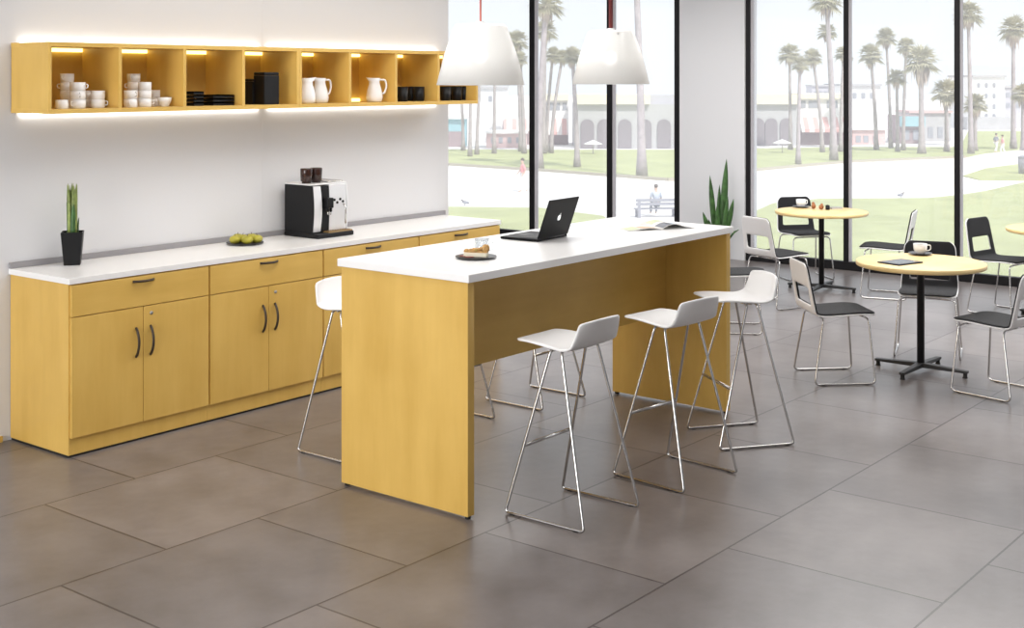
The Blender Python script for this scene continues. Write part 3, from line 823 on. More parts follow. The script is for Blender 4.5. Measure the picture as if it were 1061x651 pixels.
def stool_model():
    t = thing('bar_stool', 'x', 'stool', (0, 0, 0), 0, 'white bar stools around the island')
    prof = smooth_prof([(0.210, 0.756), (0.12, 0.757), (0.0, 0.747), (-0.06, 0.744), (-0.105, 0.756), (-0.133, 0.785), (-0.156, 0.83), (-0.174, 0.875)], 4)
    n = len(prof)
    hw = []
    for k in range(n):
        f = k / (n - 1)
        w = 0.150 + 0.026 * min(1, f * 2.2)
        if k == 0: w -= 0.014
        if f > 0.6: w -= 0.022 * (f - 0.6) / 0.4
        if k == n - 1: w -= 0.012
        if k == n - 2: w -= 0.002
        hw.append(w)
    def zf(k, s):
        f = k / (n - 1)
        back = max(0, (f - 0.62) / 0.38)
        side = abs(s) ** 2.5
        dip = -0.010 * (1 - s * s) * math.sin(math.pi * min(1, f / 0.65))
        return (0.030 * side * back ** 0.7, dip - 0.010 * side * back ** 3)
    b = shell_grid(prof, hw, 14, None, zf)
    obj('seat_shell', b, 'plastic', t, True, solid=0.013, sub=1, offset=0)
    for s in (-1, 1):
        pts = [(s * 0.100, 0.020, 0.735), (s * 0.135, 0.020, 0.728), (s * 0.212, 0.212, 0.007), (s * 0.212, -0.212, 0.007), (s * 0.135, -0.038, 0.728), (s * 0.100, -0.038, 0.735)]
        b = bmesh.new(); tube(b, fillet(pts, 0.022, 5), 0.0065, 9); fr_ = obj('side_frame', b, 'chrome', t, True)
        for yy in (0.17, -0.17):
            b = bmesh.new(); box(b, s * 0.212 - 0.006, s * 0.212 + 0.006, yy - 0.012, yy + 0.012, 0.0, 0.004); obj('glide', b, 'rubber', fr_)
    f = 0.42; xx = 0.212 + (0.135 - 0.212) * f; yy = 0.212 + (0.020 - 0.212) * f; zz = 0.728 * f
    b = bmesh.new(); tube(b, [(-xx, yy, zz), (xx, yy, zz)], 0.0078, 10); obj('footrest', b, 'chrome', t, True)
    b = bmesh.new(); tube(b, [(-0.14, 0.0, 0.734), (0.14, 0.0, 0.734)], 0.006, 8); box(b, -0.11, 0.11, -0.05, 0.03, 0.730, 0.738); obj('mount_plate', b, 'chrome', t)
    return t
stool = Kind(stool_model())
stool((4.655, 3.37, 0), 0.0, 'white bar stool in front of the island, nearest the camera')
stool((5.387, 3.289, 0), heading(0.10, 0.995), 'middle of the three white bar stools in front of the island')
stool((6.159, 3.363, 0), heading(-0.81, 0.586), 'white bar stool turned sideways at the far right end of the island')
stool((4.722, 4.790, 0), heading(0, -1), 'white bar stool behind the near end panel of the island, facing the cabinets side')
stool((5.411, 4.82, 0), heading(0.0, -1), 'white bar stool behind the island, only its chrome legs showing beside the end panel')
stool((6.139, 4.715, 0), heading(0, -1), 'white bar stool behind the island, only its legs showing behind the nearest front stool')

# ================================================================== CHAIRS (face +Y)
def chair_model():
    t = thing('cafe_chair', 'x', 'chair', (0, 0, 0), 0, 'black and white cafe chairs')
    seat = [(0.215, 0.428), (0.12, 0.434), (0.0, 0.428), (-0.10, 0.424), (-0.152, 0.427), (-0.177, 0.440), (-0.187, 0.466)]
    p1 = smooth_prof(seat, 3)
    hi = [(-0.187 - 0.053 * k / 13, 0.466 + 0.289 * k / 13) for k in range(1, 14)]
    prof = p1 + hi
    n = len(prof); nb = len(p1)
    hw = [0.196] * n
    for k in range(nb, n): hw[k] = 0.196 - 0.022 * (k - nb + 1) / (n - nb)
    hw[0] -= 0.03; hw[1] -= 0.006; hw[n - 1] -= 0.030; hw[n - 2] -= 0.007
    hole = (nb, nb + 5, 0.70)
    b = shell_grid(prof, hw, 14, hole); obj('seat_shell', b, 'shell', t, True, solid=0.011, sub=1, offset=0)
    # pad lies on the inner face
    pp = []
    for k, (y, z) in enumerate(prof):
        a = prof[max(0, k - 1)]; c = prof[min(n - 1, k + 1)]
        dy, dz = c[0] - a[0], c[1] - a[1]; L_ = math.hypot(dy, dz)
        pp.append((y - (-dz) / L_ * 0.0115 * -1 * -1, z + (-dy) / L_ * 0.0115))
    b = shell_grid(pp, hw, 14, hole, None, 0.006); obj('upholstery', b, 'fabric', t, True, solid=0.011, sub=1, offset=0)
    for s in (-1, 1):
        pts = [(s * 0.08, 0.150, 0.408), (s * 0.185, 0.160, 0.406), (s * 0.215, 0.195, 0.007), (s * 0.215, -0.195, 0.007), (s * 0.185, -0.130, 0.404), (s * 0.08, -0.120, 0.408)]
        b = bmesh.new(); tube(b, fillet(pts, 0.035, 6), 0.0062, 9); f = obj('side_frame', b, 'chrome', t, True)
        for yy in (0.14, -0.14):
            b = bmesh.new(); box(b, s * 0.215 - 0.006, s * 0.215 + 0.006, yy - 0.012, yy + 0.012, 0.0, 0.004); obj('glide', b, 'rubber', f)
    for yy in (0.150, -0.120):
        b = bmesh.new(); tube(b, [(-0.10, yy, 0.408), (0.10, yy, 0.408)], 0.0062, 8); obj('crossbar', b, 'chrome', t, True)
    return t
chair = Kind(chair_model())
chair((7.76, 3.56, 0), heading(0.69, -0.72), 'white-backed chair with a black seat, left of the nearer round table')
chair((8.834, 3.352, 0), heading(-0.95, -0.31), 'black-faced chair tucked behind the nearer round table')
chair((10.96, 4.53, 0), heading(-0.25, 0.97), 'chair turned away between the two round tables, showing the edge of its back')
chair((8.04, 2.61, 0), heading(0.2, 0.98), 'black-seated chair at the right edge, in front of the nearer round table')
chair((10.78, 3.47, 0), heading(-0.2, -0.98), 'black-backed chair with a see-through slot, beside the window at the right edge')
chair((9.93, 5.07, 0), heading(0.93, -0.36), 'white-backed chair left of the farther round table')
chair((11.44, 5.55, 0), heading(-0.62, -0.78), 'black-faced chair behind the farther round table, against the window')
chair((8.79, 4.83, 0), heading(0.48, -0.87), 'chair half hidden behind the end of the island, only its black seat showing')

# ================================================================== ROUND TABLES
def table_model():
    t = thing('round_table', 'x', 'table', (0, 0, 0), 0, 'round cafe tables')
    b = bmesh.new(); lathe(b, [(0, 0.688), (0.405, 0.688), (0.41, 0.692), (0.41, 0.713), (0.406, 0.717), (0, 0.717)], 72); obj('tabletop', b, 'tabletop', t, True, bevel=0.0)
    b = bmesh.new(); lathe(b, [(0, 0.04), (0.024, 0.04), (0.024, 0.684), (0.11, 0.686), (0.11, 0.688), (0, 0.688)], 24); obj('column', b, 'blackmetal', t, True)
    for k in range(4):
        a = k * math.pi / 2
        m = Matrix.Rotation(a, 4, 'Z')
        b = bmesh.new()
        prof = [(0.0, 0.028, 0.062), (0.06, 0.030, 0.058), (0.31, 0.030, 0.046)]
        rows = []
        for x, z0, z1 in prof:
            w = 0.024 - 0.02 * x
            rows.append([b.verts.new(m @ Vector(c)) for c in ((x, -w, z0), (x, w, z0), (x, w, z1), (x, -w, z1))])
        for p, q in zip(rows, rows[1:]):
            for j in range(4): b.faces.new((p[j], p[(j + 1) % 4], q[(j + 1) % 4], q[j]))
        b.faces.new(rows[0][::-1]); b.faces.new(rows[-1])
        f = obj('foot', b, 'blackmetal', t, bevel=0.003)
        b = bmesh.new(); v = m @ Vector((0.292, 0, 0)); lathe(b, [(0, 0), (0.017, 0), (0.013, 0.012), (0.013, 0.031), (0, 0.031)], 12, v); obj('glide', b, 'rubber', f)
    return t
table = Kind(table_model())
table((8.275, 3.19, 0), R(-1), 'round maple-topped table on a black pedestal, with a cup and tablet on it')
table((10.86, 5.10, 0), R(8), 'farther round maple-topped table near the window, with a cup and pastries on it')
c = P(1099, 237, 0.717); table((c.x, c.y, 0), 0, 'round table cut off by the right edge of the photo')

TT = 0.717
def table_cup(loc, rz, label, lab2):
    b = bmesh.new(); lathe(b, [(0, 0), (0.045, 0), (0.048, 0.003), (0.078, 0.011), (0.078, 0.014), (0.046, 0.007), (0, 0.006)], 32)
    tag(obj('saucer', b, 'plate', None, True, loc=loc), lab2, 'saucer', 'dark saucers')
    t = thing('coffee_cup', label, 'cup', (loc[0], loc[1], loc[2] + 0.007), rz, 'coffee cups on the round tables')
    b = bmesh.new(); lathe(b, [(0, 0), (0.028, 0), (0.034, 0.006), (0.044, 0.03), (0.0465, 0.068), (0.0435, 0.068), (0.041, 0.03), (0.028, 0.008), (0, 0.007)], 32); obj('cup_bowl', b, 'ceramic', t, True)
    b = bmesh.new(); tube(b, fillet([(0.044, 0, 0.058), (0.068, 0, 0.060), (0.068, 0, 0.026), (0.040, 0, 0.020)], 0.016, 4), 0.004, 8); obj('handle', b, 'ceramic', t, True)
    b = bmesh.new(); lathe(b, [(0, 0.058), (0.0432, 0.058), (0.0432, 0.060), (0, 0.060)], 24); obj('coffee', b, 'brown', t)
p = P(953.5, 264, TT); table_cup((p.x, p.y, TT), R(-60), 'white coffee cup on the nearer round table', 'dark saucer under the cup on the nearer round table')
p = P(830, 215, TT); table_cup((p.x, p.y, TT), R(-30), 'white coffee cup on the farther round table', 'dark saucer under the cup on the farther round table')
# tablet on the nearer table
q = [P(912, 272, TT), P(927.5, 276.2, TT), P(953, 273, TT), P(938, 269, TT)]
cen = sum(q, Vector()) / 4; ang = math.atan2((q[2] - q[1]).y, (q[2] - q[1]).x)
t = thing('tablet', 'black tablet lying flat on the nearer round table', 'tablet', (cen.x, cen.y, TT), ang)
b = bmesh.new(); box(b, -0.12, 0.12, -0.088, 0.088, 0.0, 0.009); bd = obj('case', b, 'black', t, bevel=0.004)
b = bmesh.new(); box(b, -0.103, 0.103, -0.074, 0.074, 0.0091, 0.0096); obj('screen', b, 'screen', t)
# things on the farther table
p = P(843, 216.5, TT); b = bmesh.new(); ellipsoid(b, (0, 0, 0.025), (0.032, 0.018, 0.025)); ellipsoid(b, (0.0, 0.004, 0.05), (0.016, 0.014, 0.014))
tag(obj('pastry', b, 'pastry', None, True, loc=(p.x, p.y, TT)), 'brown pastry on the farther table, just right of the cup', 'pastry', 'pastries on the farther table')
p = P(851, 217, TT); b = bmesh.new(); ellipsoid(b, (0, 0, 0.022), (0.034, 0.02, 0.022)); ellipsoid(b, (0.01, 0, 0.042), (0.014, 0.012, 0.012))
tag(obj('pastry', b, 'pastry', None, True, loc=(p.x, p.y, TT)), 'brown pastry on the farther table, beside the small black pot', 'pastry', 'pastries on the farther table')
p = P(857.5, 217.5, TT); t = thing('sugar_pot', 'small black pot on the farther round table', 'pot', (p.x, p.y, TT))
b = bmesh.new(); lathe(b, [(0, 0), (0.018, 0), (0.020, 0.004), (0.020, 0.034), (0, 0.034)], 20); obj('pot_body', b, 'black', t, True)
b = bmesh.new(); lathe(b, [(0, 0.0345), (0.019, 0.0345), (0.017, 0.042), (0.004, 0.045), (0, 0.048)], 20); obj('lid', b, 'black', t, True)
p = P(865.5, 216.2, TT); t = thing('notebook', 'flat dark notebook on the right of the farther round table', 'notebook', (p.x, p.y, TT), R(-40))
b = bmesh.new(); box(b, -0.055, 0.055, -0.045, 0.045, 0.0, 0.002); box(b, -0.055, 0.055, -0.045, 0.045, 0.010, 0.012); box(b, -0.057, -0.055, -0.045, 0.045, 0.0, 0.012); obj('cover', b, 'grey', t)
b = bmesh.new(); box(b, -0.054, 0.052, -0.042, 0.042, 0.0022, 0.0098); obj('pages', b, 'paper', t)

# ================================================================== SNAKE PLANT BY THE PILLAR
t = thing('snake_plant', 'tall snake plant with pointed green leaves against the white pillar', 'plant', (11.86, 6.72, 0))
b = bmesh.new(); lathe(b, [(0, 0), (0.065, 0), (0.070, 0.004), (0.085, 0.19), (0.078, 0.19), (0.074, 0.165), (0, 0.165)], 28); obj('pot', b, 'plastic', t, True)
b = bmesh.new(); lathe(b, [(0, 0.160), (0.0735, 0.160), (0.0735, 0.168), (0, 0.172)], 20); obj('soil', b, 'soil', t)
# leaf tips given as offsets across the view
for du, zt, dd, w in ((-0.16, 0.52, 0.02, 0.024), (-0.085, 0.90, 0.03, 0.026), (0.085, 1.075, 0.0, 0.032), (0.155, 0.66, -0.02, 0.026), (0.09, 0.69, -0.05, 0.024), (-0.02, 0.60, -0.04, 0.026), (0.02, 0.8, 0.06, 0.022), (-0.11, 0.45, -0.03, 0.022)):
    k = 0.30
    bp = RT * (du * k) + FW * (dd * 0.6); tp = RT * du + FW * dd
    b = bmesh.new(); blade(b, (bp.x, bp.y, 0.165), (tp.x, tp.y, zt), w * 1.15, HEAD + R(90), n=12, fold=0.15, thick=0.004)
    obj('leaf', b, 'leaf', t, True)
b = bmesh.new(); pr = [Vector((0.0, 0, 0.166)), RT * 0.07 - FW * 0.03 + Vector((0, 0, 0.19)), RT * 0.105 - FW * 0.05 + Vector((0, 0, 0.25)), RT * 0.15 - FW * 0.06 + Vector((0, 0, 0.315)), RT * 0.20 - FW * 0.07 + Vector((0, 0, 0.345))]
tube(b, pr, [0.004, 0.007, 0.010, 0.011, 0.003], 6); obj('arching_leaf', b, 'leaf', t, True)

# ================================================================== OUTSIDE
GZ = -4.0
o = struct('ground_promenade', 'paving', (20.0, 330.0, -80.0, 260.0, GZ - 0.3, GZ))
def poly(name, mat, uv, z0, z1, label, cat, kind):
    pts = [P(u, v, GZ) for u, v in uv]
    b = bmesh.new(); prism(b, [(p.x, p.y) for p in pts], z0, z1)
    return tag(obj(name, b, mat), label, cat, None, kind)
poly('lawn', 'grass', [(380, 168), (465, 171.5), (560, 177.5), (692, 187.5), (738, 187), (785, 177), (880, 168.5), (1000, 163.5), (1022, 159), (1090, 152), (1130, 136.5), (1003, 136.5), (995, 153), (880, 153), (760, 155), (700, 156), (560, 156), (380, 155)], GZ, GZ + 0.06, 'far green lawn with the palm trees beyond the pale promenade', 'lawn', 'stuff')
poly('lawn', 'grass', [(300, 214), (465, 215.5), (560, 216.5), (625, 225), (660, 250), (690, 300), (500, 330), (200, 330)], GZ, GZ + 0.06, 'near green lawn just outside the left window', 'lawn', 'stuff')
poly('lawn', 'grass', [(740, 300), (770, 226), (800, 212), (850, 207), (960, 206.5), (996, 203), (1021, 199), (1061, 190), (1140, 178), (1300, 320), (760, 340)], GZ, GZ + 0.06, 'near green lawn just outside the right window', 'lawn', 'stuff')
poly('lawn', 'grass', [(998, 183), (1021, 175.5), (1061, 170), (1130, 163), (1130, 178), (1061, 187.5), (1015, 187)], GZ, GZ + 0.06, 'small wedge of lawn between two paths at the right edge', 'lawn', 'stuff')
def kerb(uv, label):
    pts = [P(u, v, GZ) for u, v in uv]
    b = bmesh.new()
    for a, c in zip(pts, pts[1:]):
        d = (c - a); n = Vector((-d.y, d.x, 0)).normalized() * 0.14
        vs = [b.verts.new(q + Vector((0, 0, zz))) for zz in (0.0, 0.16) for q in (a - n, c - n, c + n, a + n)]
        for f in ((3, 2, 1, 0), (4, 5, 6, 7), (0, 1, 5, 4), (1, 2, 6, 5), (2, 3, 7, 6), (3, 0, 4, 7)): b.faces.new([vs[i] for i in f])
    o = obj('kerb', b, 'kerb'); tag(o, label, 'kerb', None, 'structure')
kerb([(380, 168), (465, 171.5), (560, 177.5), (692, 187.5), (738, 187)], 'low kerb along the far lawn seen through the left window')
kerb([(738, 187), (785, 177), (880, 168.5), (1000, 163.5)], 'low kerb along the far lawn seen through the right window')

# ---- palms
def crown_mesh(seed, nf=46, bushy=False):
    rnd = random.Random(seed); b = bmesh.new()
    for k in range(nf):
        az = 2 * math.pi * (k * 0.618 % 1) + rnd.uniform(-.2, .2)
        el = R(80 - 115 * (k / nf) ** 0.8 + rnd.uniform(-8, 8))
        d = Vector((math.cos(az) * math.cos(el), math.sin(az) * math.cos(el), math.sin(el)))
        side = d.cross(Vector((0, 0, 1))).normalized() if abs(d.z) < 0.98 else Vector((1, 0, 0))
        nor = side.cross(d).normalized()
        st = rnd.uniform(0.30, 0.42); c = d * st
        tube(b, [Vector((0, 0, 0)), c], 0.02, 4)
        ln = rnd.uniform(0.5, 0.68)
        for j in range(9):
            a = R(-64 + 16 * j)
            dd = (d * math.cos(a) + side * math.sin(a)).normalized()
            tip = c + dd * ln * (1 - 0.25 * abs(j - 4) / 4) + Vector((0, 0, -0.10 - 0.10 * rnd.random()))
            m = c.lerp(tip, 0.45) + Vector((0, 0, 0.05)); wv = dd.cross(nor).normalized() * 0.045
            v = [b.verts.new(q) for q in (c, m + wv, tip, m - wv)]; b.faces.new(v)
    return b
def skirt_mesh(seed, n=40):
    rnd = random.Random(seed); b = bmesh.new()
    for k in range(n):
        az = rnd.uniform(0, 2 * math.pi); r0 = rnd.uniform(.05, .16); l = rnd.uniform(0.5, 1.0)
        a = Vector((math.cos(az) * r0, math.sin(az) * r0, 0.05)); e = Vector((math.cos(az) * (r0 + .16 * rnd.random() + .03), math.sin(az) * (r0 + .16 * rnd.random() + .03), -l))
        s = Vector((-math.sin(az), math.cos(az), 0)) * 0.06
        m = a.lerp(e, 0.5) + Vector((math.cos(az), math.sin(az), 0)) * 0.07
        b.faces.new([b.verts.new(q) for q in (a, m + s, e, m - s)])
    return b
cm = []
for i in range(3):
    o_ = obj('crown', crown_mesh(10 + i), 'frond'); s_ = obj('dead_leaves', skirt_mesh(30 + i), 'skirt')
    cm.append((o_.data, s_.data)); bpy.data.objects.remove(o_); bpy.data.objects.remove(s_)
palm_n = [0]
def palm(ub, vb, ut, vt, rpx, label, thick=1.0, skirt=1.0):
    p = P(ub, vb, GZ); d = FPX * (HCAM - GZ) / (vb - HOR); px = d / FPX
    h = (vb - vt) * px; off = RT * ((ut - ub) * px); r = rpx * px * 1.25
    i = palm_n[0]; palm_n[0] += 1
    p.z += 0.085; t = thing('palm_tree', label, 'palm tree', p, 0, 'palm trees on the far lawn')
    b = bmesh.new(); pts = []; rad = []
    for k in range(11):
        f = k / 10
        pts.append(Vector((off.x * f ** 1.6, off.y * f ** 1.6, h * f))); rad.append(thick * (0.20 - 0.075 * f + (0.10 * (1 - f * 8) if f < 0.125 else 0)))
    tube(b, pts, rad, 8); obj('trunk', b, 'trunk', t, True)
    for nm, me, sc in (('crown', cm[i % 3][0], r), ('dead_leaves', cm[i % 3][1], r * skirt)):
        c = bpy.data.objects.new(nm, me); COL.objects.link(c); c.parent = t
        c.location = (off.x, off.y, h); c.scale = (sc, sc, sc); c.rotation_euler = (0, 0, i * 1.3)
LW, RW = 'in the left window', 'in the right window'
palm(558, 176, 566, 6, 20, 'tall pale-trunked palm just right of the first mullion ' + LW, 1.25)
palm(563, 160, 565, 33, 14, 'palm whose crown sits below the tallest one, by the first mullion ' + LW)
palm(566, 158, 573, 58, 10, 'thin palm with a small crown right of the first mullion ' + LW, 0.8)
palm(571, 159.5, 583, 60, 10, 'thin palm with its crown midway between mullion and right pendant lamp', 0.8)
palm(598, 174, 593, 60, 12, 'slim palm seen just left of the right pendant lamp shade', 0.9)
palm(665, 184, 657, -60, 30, 'thick-trunked palm between second mullion and pillar, crown above the frame', 1.25)
palm(540, 158, 535, 44, 14, 'palm crown showing between left pendant lamp and first mullion', 0.9)
palm(543, 160, 539, 62, 9, 'smaller low palm against the left edge of the first mullion', 0.8)
palm(512, 160, 513, 58, 12, 'thin palm trunk rising behind the left pendant lamp', 0.7)
palm(480, 157, 476, 66, 9, 'leftmost thin palm trunk below the shelf end, beside the wall', 0.7)
palm(487, 163, 488, 62, 10, 'second thin palm trunk below the shelf end', 0.7)
palm(494, 161, 499, 66, 9, 'third thin palm trunk below the shelf end', 0.7)
palm(819, 156, 818, 57, 13, 'leftmost palm crown ' + RW, 0.8)
palm(827, 171, 829, 68, 10, 'slim palm with trunk to the lawn edge, second from left ' + RW, 0.8)
palm(864, 167, 856, 2, 18, 'tall thick palm left of the first inner mullion ' + RW, 1.2)
palm(862, 157, 857, 34, 11, 'palm crown just under the tall thick palm ' + RW, 0.8)
palm(852, 158.5, 842, 61, 11, 'leaning slim palm left of the tall thick one ' + RW, 0.8)
palm(871, 158, 874, 57, 10, 'palm half hidden by the first inner mullion ' + RW, 0.8)
palm(908, 156, 902, 58, 14, 'leaning palm right of the first inner mullion ' + RW, 0.9)
palm(923, 154.4, 918, 40, 12, 'slender palm with the highest crown in the middle pane', 0.8)
palm(930, 158, 929, 82, 11, 'low slim palm in the middle pane, beside the teal shop', 0.8)
palm(936, 156.6, 939, 49, 11, 'slim palm right of the slender high one in the middle pane', 0.8)
palm(955, 160, 954, 64, 19, 'broad bushy palm with a hanging skirt in the middle pane', 1.3, 1.3)
palm(981, 158, 980, 97, 16, 'short bushy palm against the left side of the last mullion', 1.0, 1.1)
palm(1006, 160, 1003, 16, 17, 'tall palm just right of the last mullion', 1.0)
palm(1010, 157, 1011, 109, 13, 'short bushy palm just right of the last mullion', 1.0, 1.1)
palm(1050, 155, 1050, 31, 16, 'tall palm near the right edge of the photo', 1.1, 1.2)
palm(1060, 157, 1060, 98, 13, 'short bushy palm at the very right edge of the photo', 1.0, 1.1)

# ---- buildings (local x to the right of the view, y away)
def site(name, label, u, vb, dv=0.0):
    p = P(u, vb, GZ) + FW * dv
    t = thing(name, label, 'building', p, HEAD)
    px = (FPX * (HCAM - GZ) / (vb - HOR) + dv) / FPX
    return t, px
def part(name, mat, t, px, u0, uc, u1, vb, v0, v1, y0=0.0, y1=6.0, parent=None):
    b = bmesh.new(); box(b, (u0 - uc) * px, (u1 - uc) * px, y0, y1, max(0, (vb - v1) * px), (vb - v0) * px)
    return obj(name, b, mat, parent or t)
def arch(t, px, uc, u, w, vb, v0, v1, frame):
    b = bmesh.new(); x = (u - uc) * px; hw = w * px / 2; zt = (vb - v0) * px; zb = max(0, (vb - v1) * px)
    out = [(x - hw, zb), (x + hw, zb)] + [(x + hw * math.cos(a), zt - hw + hw * math.sin(a)) for a in [math.pi * k / 10 for k in range(11)]]
    m = Matrix.Rotation(R(90), 4, 'X')
    prism(b, out, 0.005, 0.10, m)
    a = obj('arch', b, 'recess', frame)
    return a
def awning(t, px, uc, u0, u1, vb, v0, v1, depth=1.0):
    b = bmesh.new(); x0, x1 = (u0 - uc) * px, (u1 - uc) * px; za, zb = (vb - v0) * px, (vb - v1) * px
    vs = [b.verts.new(q) for q in ((x0, -0.02, za), (x1, -0.02, za), (x1, -depth, zb), (x0, -depth, zb), (x0, -0.02, za - .08), (x1, -0.02, za - .08), (x1, -depth, zb - .28), (x0, -depth, zb - .28))]
    for f in ((0, 1, 2, 3), (7, 6, 5, 4), (3, 2, 6, 7), (0, 3, 7, 4), (1, 5, 6, 2), (0, 4, 5, 1)): b.faces.new([vs[i] for i in f])
    obj('awning', b, 'awning', t)
def winds(t, px, uc, us, w, vb, v0, v1, wall):
    for u in us:
        part('window', 'pane', t, px, u - w / 2, uc, u + w / 2, vb, v0, v1, -0.06, 0.02, wall)

t, px = site('arcade_building', 'long grey building with arches and a cream roof edge through the left window', 650, 154)
w = part('wall', 'stucco', t, px, 596.5, 650, 716, 154, 108, 154)
for u in (608.5, 626, 647.5, 668, 688, 706): arch(t, px, 650, u, 14, 154, 123.5, 153.5, w)
part('roof_edge', 'stucco_c', t, px, 597, 650, 673, 154, 98, 108, -0.5, 6.2)
part('upper_block', 'tower', t, px, 674, 650, 716, 154, 98.5, 108, 0.5, 6.0)

t, px = site('awning_building', 'building with striped awnings right of the first mullion in the left window', 570, 152, 3)
w = part('wall', 'stucco_w', t, px, 520, 570, 590, 152, 106, 138); part('shop_front', 'shop', t, px, 522, 570, 590, 152, 138, 152)
winds(t, px, 570, (565, 572, 579, 586), 4.5, 152, 108.5, 116, w)
awning(t, px, 570, 523, 547, 153, 126, 138); awning(t, px, 570, 561, 590, 152, 125, 138)
part('roof_edge', 'stucco_c', t, px, 560, 570, 590, 152, 100, 106, -0.4, 6.2)

t, px = site('pink_building', 'low pink building left of the first mullion in the left window', 522, 152, -2)
w = part('wall', 'stucco_p', t, px, 504, 522, 546, 152, 137, 152, 0, 3); winds(t, px, 522, (511, 519, 528, 537), 4, 152, 141, 147, w)
part('roof_edge', 'stucco_w', t, px, 503, 522, 547, 152, 135, 137, -0.3, 3.1)
t, px = site('white_building', 'pale block behind the pink building in the left window', 500, 150, 8)
w = part('wall', 'stucco_w', t, px, 440, 500, 524, 150, 96, 150); winds(t, px, 500, (470, 482, 494, 506), 4, 150, 104, 110, w); part('roof_edge', 'stucco', t, px, 438, 500, 525, 150, 94, 96, -0.3, 6.2)
t, px = site('teal_kiosk', 'small blue-grey kiosk beside the wall edge in the left window', 472, 151, -2)
w = part('wall', 'teal', t, px, 460, 472, 484, 151, 122, 151, 0, 3); part('shop_front', 'shop', t, px, 463, 472, 481, 151, 135, 151, -0.08, 0.0); part('roof_edge', 'stucco_w', t, px, 459, 472, 485, 151, 120, 122, -0.4, 3.2)

t, px = site('arcade_building', 'grey building with arches at the left side of the right window', 800, 151)
w = part('wall', 'stucco', t, px, 752, 800, 827, 151, 108, 151)
for u in (770, 785.5, 799, 814.5): arch(t, px, 800, u, 13, 151, 122.5, 150.5, w)
part('roof_edge', 'stucco_c', t, px, 750, 800, 827, 151, 98, 108, -0.5, 6.2)
t, px = site('awning_building', 'building with a red striped awning left of the first inner mullion in the right window', 852, 151, 1)
w = part('wall', 'stucco_w', t, px, 831, 852, 880, 152, 104, 137); part('shop_front', 'shop', t, px, 831, 852, 880, 152, 137, 152, 0, 5)
winds(t, px, 852, (835, 843, 848, 862, 868), 5, 152, 106, 113.5, w); awning(t, px, 852, 831, 878, 152, 123, 135)
part('roof_edge', 'stucco_c', t, px, 831, 852, 880, 152, 99, 104, -0.4, 5)
t, px = site('pink_building', 'low pink building right of the first inner mullion in the right window', 896, 150, -1)
w = part('wall', 'stucco_p', t, px, 880, 896, 914, 151, 135, 151, 0, 3); winds(t, px, 896, (886, 894, 904), 5, 151, 141, 148, w); part('roof_edge', 'stucco_w', t, px, 879, 896, 915, 151, 133, 135, -0.3, 3.1)
t, px = site('grey_tower', 'square grey tower block right of the first inner mullion in the right window', 889, 149, 14)
w = part('wall', 'tower', t, px, 880, 889, 898, 149, 97, 149, 0, 2.5); winds(t, px, 889, (884, 889, 894), 2.4, 149, 102, 107, w); part('roof_edge', 'stucco', t, px, 879.5, 889, 898.5, 149, 95.5, 97, -0.2, 2.7)
t, px = site('white_building', 'white building behind slim palms in the middle pane', 916, 148, 9)
w = part('wall', 'stucco_w', t, px, 898, 916, 940, 148, 94, 148); winds(t, px, 916, (904, 913, 922, 931), 4, 148, 101, 107, w); part('roof_edge', 'stucco', t, px, 897, 916, 941, 148, 92, 94, -0.3, 6.2)
t, px = site('teal_shop', 'shop with a teal fascia in the middle pane', 944, 149)
w = part('wall', 'shop', t, px, 933, 944, 956, 149, 120, 149, 0, 4); part('fascia', 'teal', t, px, 932, 944, 957, 149, 120.5, 131, -0.5, 0.02); winds(t, px, 944, (939, 949), 6, 149, 135, 145, w)
t, px = site('low_shops', 'row of low pale shops behind the bushy palm in the middle pane', 974, 149, 4)
w = part('wall', 'stucco', t, px, 957, 974, 1000, 149, 119, 149, 0, 4); winds(t, px, 974, (962, 970, 979, 989), 5, 149, 134, 145, w); part('roof_edge', 'stucco_p', t, px, 956, 974, 1001, 149, 117, 119.5, -0.3, 4.2)
t, px = site('white_building', 'white multi-storey building at the right side of the last pane', 1024, 134, 0)
w = part('wall', 'stucco_w', t, px, 1008, 1024, 1041, 134, 80, 134, 0, 8)
for vv in (86, 97, 108, 118): winds(t, px, 1024, (1014, 1022, 1030), 3, 134, vv, vv + 5, w)
part('low_wing', 'stucco', t, px, 996, 1024, 1040.5, 134, 121, 134, -2, -0.1); part('roof_edge', 'stucco', t, px, 1007, 1024, 1042, 134, 78, 80, -0.3, 8.3)
t, px = site('grey_building', 'greyish building behind the palm at the right edge of the photo', 1058, 134, 3)
w = part('wall', 'tower', t, px, 1045, 1058, 1085, 134, 92, 134, 0, 8)
for vv in (97, 108): winds(t, px, 1058, (1047, 1055, 1064), 4, 134, vv, vv + 5, w)
part('roof_edge', 'stucco', t, px, 1044.5, 1058, 1086, 134, 90, 92, -0.3, 8.2)

# ---- parasols, bench, block
def parasol(u, vb, label):
    p = P(u, vb, GZ + 0.06); t = thing('parasol', label, 'parasol', p)
    b = bmesh.new(); tube(b, [(0, 0, 0), (0, 0, 0.95)], 0.03, 8); obj('pole', b, 'trunk', t)
    b = bmesh.new(); lathe(b, [(0, 1.05), (0.03, 1.05), (0.72, 0.78), (0.72, 0.74), (0.03, 1.0), (0, 1.0)], 10); obj('canopy', b, 'stucco_w', t)
parasol(614.5, 159.5, 'white parasol in front of the arches in the left window'); parasol(810.5, 158.5, 'white parasol in front of the arches in the right window')
p = P(680, 225, GZ); t = thing('park_bench', 'grey park bench outside, seen just above the open magazine', 'bench', p, HEAD + R(8))
b = bmesh.new()
for k in range(3): box(b, -0.95, 0.95, -0.24 + k * 0.16, -0.11 + k * 0.16, 0.34, 0.38)
obj('seat', b, 'bench', t, bevel=0.01)
b = bmesh.new()
